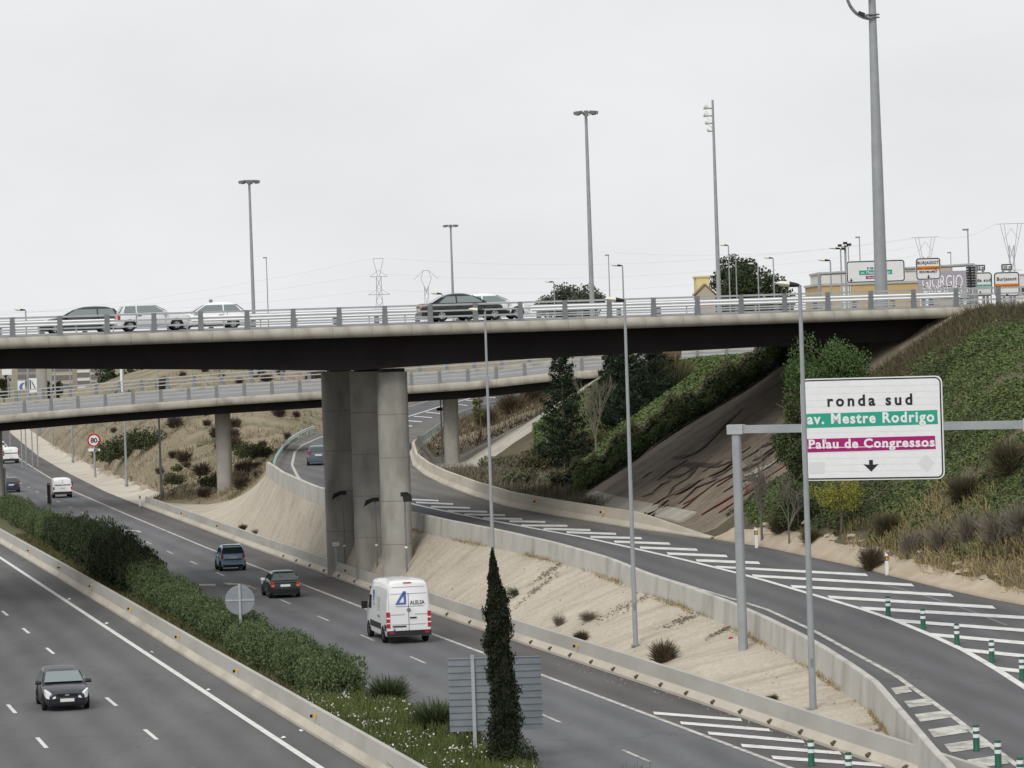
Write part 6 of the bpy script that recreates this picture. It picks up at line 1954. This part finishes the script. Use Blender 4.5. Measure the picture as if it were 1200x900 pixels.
# ------------------------------------------------------------------ left dry hillside
rng = np.random.default_rng(44)
N = 30000
tt = rng.random(N); Yv = 272 + (rng.random(N) ** 1.4) * 230
pts = []
for t, Y in zip(tt, Yv):
    if Y < YEND(t) + 1.5: continue
    xa, xb = h_left(Y), XL(Y) - .3
    X = xa + (xb - xa) * t
    pts.append((X, Y, zH(Y, t)))
B = np.array(pts)
n1 = vnoise(B[:, 0], B[:, 1], 5, 2) + .5 * vnoise(B[:, 0], B[:, 1], 2.2, 3)
kk = n1 > -.25
B = B[kk]; n1 = n1[kk]
gg = (n1 > .55)
B2 = B[~gg]
o = foliage('dry_grass', blades(B2 - np.array([0, 0, .1]), rng.normal(size=(len(B2), 3)) * .5 + np.array([0, 0, .8]), .25 + .4 * rng.random(len(B2)), .06, rng), leafmat('dry_hill_grass', [(.16, .13, .075), (.25, .2, .12), (.33, .27, .17)])); mark(o, 'dry grass tufts over the brown hillside at left', 'grass', kind='stuff')
B2 = B[gg]
o = foliage('green_weeds', blades(B2 - np.array([0, 0, .1]), rng.normal(size=(len(B2), 3)) * .6 + np.array([0, 0, .7]), .3 + .4 * rng.random(len(B2)), .08, rng), leafmat('hill_green', [(.07, .085, .035), (.12, .13, .06), (.17, .17, .09)])); mark(o, 'green weeds in patches on the brown hillside at left', 'weeds', kind='stuff')
HB = [twig_proto(120, 1.0, 1.0, 380, L_BRN, .06), twig_proto(121, 1.0, 1.0, 380, leafmat('purple_brown_twig', [(.05, .036, .03), (.09, .065, .052), (.13, .1, .08)]), .06), shrub_proto(122, 1.0, 1.0, 700, .22, leafmat('hill_shrub_leaf', [(.045, .055, .022), (.08, .09, .04), (.12, .125, .065)]), 6)]
rr = random.Random(77)
cnt = 0
while cnt < 62:
    t = rr.uniform(.06, .97); Y = 280 + 190 * rr.random() ** 1.2
    if Y < YEND(t) + 3: continue
    X = h_left(Y) + (XL(Y) - .3 - h_left(Y)) * t
    v = rr.choice((0, 0, 1, 1, 1, 2))
    s = rr.uniform(.6, 1.35)
    shrub('hill_shrub', HB[v], None, (X, Y, zH(Y, t) + .1), s, rr.uniform(0, 6), ('dry brown shrub', 'dark purplish leafless shrub', 'grey green shrub')[v] + ' on the brown hillside at left', 'shrub', ('dry brown', 'dark leafless', 'grey green')[v] + ' hillside shrubs', sz=s * rr.uniform(.9, 1.2))
    cnt += 1
GREENB = shrub_proto(130, 2.2, 2.0, 2600, .24, leafmat('hill_bush_leaf', [(.035, .048, .02), (.06, .075, .032), (.09, .1, .05)]), 11)
for x_, y_, Y, s, lab in ((145, 540, 372, 1.25, 'large grey green bush right of the 80 sign'), (170, 543, 362, 1.1, 'large dark green bush in the middle of the brown hillside'), (128, 535, 385, 1.0, 'green brown bush just right of the 80 sign post'), (292, 545, 322, .75, 'green bush behind the column of the lower bridge, on its right'), (308, 540, 312, .6, 'green bush above the top corner of the sandy slope'), (205, 582, 322, .55, 'brown green bush at the foot of the hillside by the barrier end')):
    q = D(x_, y_, Y); q.z = zH_xy(q.x, q.y)
    shrub('hill_bush', GREENB, None, q, s, s * 3, lab, sz=s)
# rubble along the gutter edge
rr = random.Random(9)
for k in range(34):
    y = 312 + 200 * (k / 34) + rr.uniform(-1, 1)
    o = link('rubble_stone', RK, None, (CX(C_FOOT(y) + 3.4 + rr.uniform(-.3, .5), y), y, .38), (0, 0, rr.uniform(0, 6)))
    s = rr.uniform(.8, 1.8); o.scale = (s, s, s * .9)
    mark(o, 'pale stone on the gutter edge below the brown hillside', 'stone', 'stones along the gutter')

# ------------------------------------------------------------------ weeds and litter on the sandy slope
def onE(x, y):
    q = PE(x, y); q.z -= .03
    return q
shrub('dry_bush', TW_B[1], ST_ME, onE(778, 776), .85, 0, 'large dry brown bush on the sandy slope behind the motorway barrier', sz=.95)
shrub('dry_bush', TW_B[2], ST_ME, onE(681, 752), .55, 1, 'small dry brown bush behind the barrier, left of the mid picture lamp', sz=.55)
shrub('dry_weed', TW_G[0], None, onE(690, 727), .8, 2, 'leaning grey dry weed in the middle of the sandy slope', sz=.5)
shrub('dry_weed', TW_G[1], None, onE(655, 733), .5, 2, 'thin dry weed behind the barrier right of the cypress', sz=.6)
shrub('green_weed', BB_ME, None, onE(602, 700), .35, 2, 'small green weed on the sandy slope right of the cypress', sz=.45)
shrub('dry_weed', TW_B[0], None, onE(285, 622), .5, 0, 'small dry weed at the top of the barrier near the light blue car', sz=.55)
shrub('dry_weed', TW_G[0], None, onE(300, 626), .5, 3, 'second small dry weed behind the barrier near the light blue car', sz=.45)
shrub('dry_weed', TW_G[1], None, onE(1085, 885), .5, 3, 'dry grey weeds at the narrow tip of the sandy slope', sz=.6)
shrub('dry_weed', TW_O[0], None, onE(905, 822), .35, 3, 'small green brown weed on the sandy slope near the front lamp', sz=.3)
sg = np.random.default_rng(55)
def debris(x, y, L, w, ang, label, n=170):
    q = PE(x, y)
    t = sg.normal(size=(n, 2)) * .5
    X = q.x + t[:, 0] * L * math.cos(ang) - t[:, 1] * w * math.sin(ang)
    Y = q.y + t[:, 0] * L * math.sin(ang) + t[:, 1] * w * math.cos(ang)
    Z = np.array([zE_xy(a, b) for a, b in zip(X, Y)]) + .03
    Cc = np.stack([X, Y, Z], 1)
    o = foliage('debris_patch', leaf_quads(Cc, np.full(n, .13), sg, .9, .5), mat('debris', (.2, .175, .14), .95, (.31, .275, .225), 2)); mark(o, label, 'debris', kind='stuff')
for k, a in enumerate(((738, 709, 1.7, 1.1, .4, 'grey patch of washed down debris left of the mid picture lamp'), (642, 671, 1.2, .5, 1.0, 'dark streak of debris high on the sandy slope'), (630, 690, 1.8, .4, 1.0, 'long thin streak of debris on the sandy slope right of the cypress'),
                        (800, 727, .8, .6, .6, 'round debris patch on the upper sandy slope'), (847, 739, 1.0, .3, .8, 'debris streak close to the gantry post'), (1042, 855, .8, .4, .6, 'dark debris in the lower tip of the sandy slope'))):
    debris(*a)
# scraps of litter
LT = MB().add([(-.1, -.06, 0), (.11, -.05, .02), (.09, .07, .03), (-.08, .06, .05), (.0, .0, .08)], [(0, 1, 4), (1, 2, 4), (2, 3, 4), (3, 0, 4)]).mesh('litter', M_SIGNW)
for x_, y_, lab in ((425 / 4 - 25, 702.5, 'far'), (125, 731, 'second'), (178, 765, 'middle'), (244, 809, 'near'), (353, 857, 'nearest'), (332, 865, 'lowest')):
    o = link('litter', LT, None, P(x_, y_, .012), (0, 0, x_)); mark(o, 'white scrap of litter by the edge line of the near carriageway', 'litter', 'litter by the edge line')
o = link('litter', MB().add([(-.2, -.1, 0), (.22, -.1, .04), (.2, .14, .05), (-.16, .12, .1), (.0, .0, .2)], [(0, 1, 4), (1, 2, 4), (2, 3, 4), (3, 0, 4)]).mesh('litter', mat('faded_red_cloth', (.3, .03, .03), .9)), None, onE(857, 748)); o.scale = (.6, .6, .5); mark(o, 'red scrap of litter near the gantry post', 'litter')
o = link('litter', LT, None, onE(790, 770)); o.scale = (3, 3, 3); mark(o, 'white plastic bag caught beside the large dry bush', 'litter')

# ------------------------------------------------------------------ far trees
def far_tree(label, x0, x1, ytop, Y, zb, seed, m_, N, leaf, flat=.42, name='pine_tree'):
    a, b = D(x0, ytop, Y), D(x1, ytop, Y)
    p = Vector(((a.x + b.x) / 2, Y, zb)); h = (a.z + b.z) / 2 - zb
    crown_tree(name, label, p, h, (b.x - a.x) / 2, N, leaf, m_, seed, 0, 34, .62 if flat > .3 else .75, flat, aspect=.7)
far_tree('large round dark pine on the skyline right of the four floodlight mast', 828, 923, 300, 560, 9, 201, L_PINE, 26000, .42, .38)
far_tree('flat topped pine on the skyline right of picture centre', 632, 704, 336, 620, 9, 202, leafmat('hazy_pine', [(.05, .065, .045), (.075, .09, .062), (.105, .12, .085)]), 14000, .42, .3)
for i, (x0, x1, yt, Y, lab) in enumerate(((-5, 12, 436, 900, 'dark bush glimpsed under the overpass at the left edge'), (62, 74, 445, 900, 'small dark tree glimpsed under the overpass below the blocks'), (112, 142, 428, 620, 'dark tree glimpsed under the overpass left of the pale post'), (146, 178, 424, 620, 'dark tree glimpsed under the overpass right of the pale post'), (50, 60, 446, 880, 'low dark bush glimpsed under the overpass beside the pillar'))):
    far_tree(lab, x0, x1, yt, Y, -.3 if i not in (2, 3) else 4, 210 + i, L_PINE, 1500, .5, .42, 'far_tree')

# brown brush on the low ground between slip road barrier and embankment
rng = np.random.default_rng(66)
N = 16000
Y = 203 + 81 * rng.random(N)
xa = np.array([XR(v) + .5 for v in Y]); xb = np.array([max(XT(v), XR(v) + .6) for v in Y])
X = xa + (xb - xa) * rng.random(N)
Z = np.array([zG(a, b) for a, b in zip(X, Y)])
B = np.stack([X, Y, Z], 1)
n1 = vnoise(X, Y, 3, 4) + .4 * rng.normal(size=N)
for sel, m__, lab in ((n1 > .1, L_OLV, 'olive brush on the low ground behind the slip road barrier'), (n1 <= .1, L_GREY, 'grey dry weeds on the low ground behind the slip road barrier')):
    Bs = B[sel]
    o = foliage('low_brush', blades(Bs, rng.normal(size=(len(Bs), 3)) * .6 + np.array([0, 0, .8]), .25 + .5 * rng.random(len(Bs)), .04, rng), m__); mark(o, lab, 'brush', kind='stuff')
# straw weeds along wall foot and behind the motorway barrier
N = 9000
Y = 100 + 100 * rng.random(N)
side = rng.random(N) < .6
tt = np.where(side, 1 - .05 * rng.random(N) ** 2, .05 * rng.random(N) ** 1.5)
msk = (vnoise(Y, tt * 30, 3.1, 3) + .25 * rng.normal(size=N)) > .2
Y, tt = Y[msk], tt[msk]
pts = []
for v, t in zip(Y, tt):
    a_, b_ = e_left(v), XL(v) - .35
    pts.append((a_ + (b_ - a_) * t, v, zE(v, t)))
B = np.array(pts)
o = foliage('slope_weeds', blades(B, rng.normal(size=(len(B), 3)) * .6 + np.array([0, 0, .7]), .08 + .2 * rng.random(len(B)), .03, rng), L_STRAW); mark(o, 'straw coloured weeds along the edges of the sandy slope', 'weeds', kind='stuff')
# pale grit swept against the barrier foot
N = 260
Y = 104 + 46 * rng.random(N); cc = np.array([C_FOOT(v) for v in Y]) - .12 - np.abs(rng.normal(size=N)) * .45
B = np.stack([cc - K * Y, Y, np.full(N, .02)], 1)
o = foliage('road_grit', leaf_quads(B, np.full(N, .055), rng, .9, .8), mat('pale_grit', (.4, .38, .34), .95)); mark(o, 'pale grit along the foot of the motorway barrier', 'grit', kind='stuff')

# ------------------------------------------------------------------ graffiti on the revetment under the overpass
M_GRED = mat('graffiti_red', (.22, .06, .048), .9, (.31, .115, .09), 1.5, lo=.4, hi=.62)
M_GDK = mat('graffiti_dark', (.05, .04, .038), .9, (.10, .08, .07), 1.5)
M_GPALE = mat('graffiti_pale', (.40, .37, .31), .9, (.46, .42, .36), 1.5)
gf = empty('graffiti', (0, 0, 0), 0, 'red and dark painted strokes on the concrete slope under the overpass', 'graffiti')
def on_rev(x, y):
    for Y in np.arange(186, 214, .1):
        q = D(x, y, float(Y))
        if q.z <= zG(q.x, q.y) + .05: break
    q.z = zG(q.x, q.y) + .12 * min(1, max(0, (q.x - XR(q.y) - 1.0) / 3)) * pn(q.x, q.y, 3.5, 3) + .035
    return q
def stroke(pts, w, m_, nm):
    P_ = [on_rev(*p) for p in pts]
    fine = resample(P_, .5)
    fine = [Vector((p.x, p.y, zG(p.x, p.y) + .12 * min(1, max(0, (p.x - XR(p.y) - 1.0) / 3)) * pn(p.x, p.y, 3.5, 3) + .05)) for p in fine]
    m = MB(); rings = []
    n = len(fine)
    for i, p in enumerate(fine):
        a = fine[max(0, i - 1)]; b = fine[min(n - 1, i + 1)]
        t = (b - a).normalized()
        nrm = Vector((-KS(p.y), 0, 1)).normalized()
        sd_ = t.cross(nrm).normalized() * w * (.35 + .65 * math.sin(math.pi * (i + .5) / n))
        rings.append([p - sd_ * .5, p + sd_ * .5])
    m.loft(rings, closed=False, cap=False)
    m.build(nm, m_, gf, fix=False)
for pts, w in (([(822, 602), (850, 585), (880, 565)], 1.0), ([(842, 602), (862, 590), (882, 578)], .9), ([(846, 600), (858, 594), (876, 588)], .7), ([(872, 602), (885, 592), (897, 583)], 1.2), ([(880, 605), (893, 596), (898, 588)], .8), ([(873, 575), (893, 565), (902, 560)], .8), ([(800, 590), (820, 578), (838, 566)], .6), ([(905, 572), (918, 558), (924, 548)], .7), ([(790, 600), (806, 590), (815, 582)], .5)):
    stroke(pts, w, M_GRED, 'red_stroke')
for pts, w in (([(788, 537), (805, 534), (820, 529), (845, 502), (870, 478)], .55), ([(812, 543), (840, 545), (866, 535)], .4), ([(790, 553), (803, 545), (815, 547), (806, 560), (790, 570), (784, 580)], .45), ([(838, 566), (866, 552), (890, 543), (913, 525)], .45), ([(872, 560), (895, 562), (918, 552), (928, 542)], .4), ([(795, 590), (815, 572), (840, 560)], .5), ([(783, 560), (800, 556), (812, 548)], .4)):
    stroke(pts, w, M_GDK, 'dark_stroke')
M_GBRN = mat('graffiti_brown', (.10, .07, .055), .95, (.19, .15, .12), 1.2, lo=.38, hi=.62)
rg2 = random.Random(31)
for k in range(26):
    x_ = rg2.uniform(735, 905); y_ = 612 - (x_ - 735) * .30 - rg2.uniform(-6, 48)
    L_ = rg2.uniform(14, 34)
    stroke([(x_, y_), (x_ + L_ * .5, y_ - L_ * .30 + rg2.uniform(-3, 3)), (x_ + L_, y_ - L_ * .62)], rg2.uniform(.3, 1.0), rg2.choice((M_GBRN, M_GBRN, M_GRED)) if x_ > 800 and y_ > 560 else M_GBRN, 'faded_stroke')
for pts, w in (([(876, 556), (900, 545), (922, 532)], 1.1),):
    stroke(pts, w, M_GPALE, 'pale_stroke')

rng = np.random.default_rng(91)
pts = []
for k in range(420):
    v = 102 + 92 * rng.random(); t = .06 + .88 * rng.random()
    if vnoise(v, t * 12, 5, 2) < .05 and rng.random() > .25: continue
    a_, b_ = e_left(v), XL(v) - .35
    pts.append((a_ + (b_ - a_) * t, v, zE(v, t) + .02))
B = np.array(pts)
o = foliage('slope_stones', leaf_quads(B, .05 + .09 * rng.random(len(B)) ** 2, rng, .5, .8), mat('slope_stone', (.24, .21, .17), .95, (.5, .46, .4), 9)); mark(o, 'small stones and scraps strewn over the sandy slope', 'stones', kind='stuff')

# dry brush on the bank beyond the ramp bridge
N = 9000
Y = 305 + 95 * rng.random(N) ** 1.3
X = np.array([XR(v) for v in Y]) + .6 + 15 * rng.random(N)
Z = np.array([zG(a, b) for a, b in zip(X, Y)])
B = np.stack([X, Y, Z - .05], 1)
o = foliage('dry_brush', blades(B, rng.normal(size=(N, 3)) * .6 + np.array([0, 0, .8]), .3 + .8 * rng.random(N) ** 2, .06, rng), L_BRN); mark(o, 'brown brush on the bank beyond the lower bridge column', 'brush', kind='stuff')
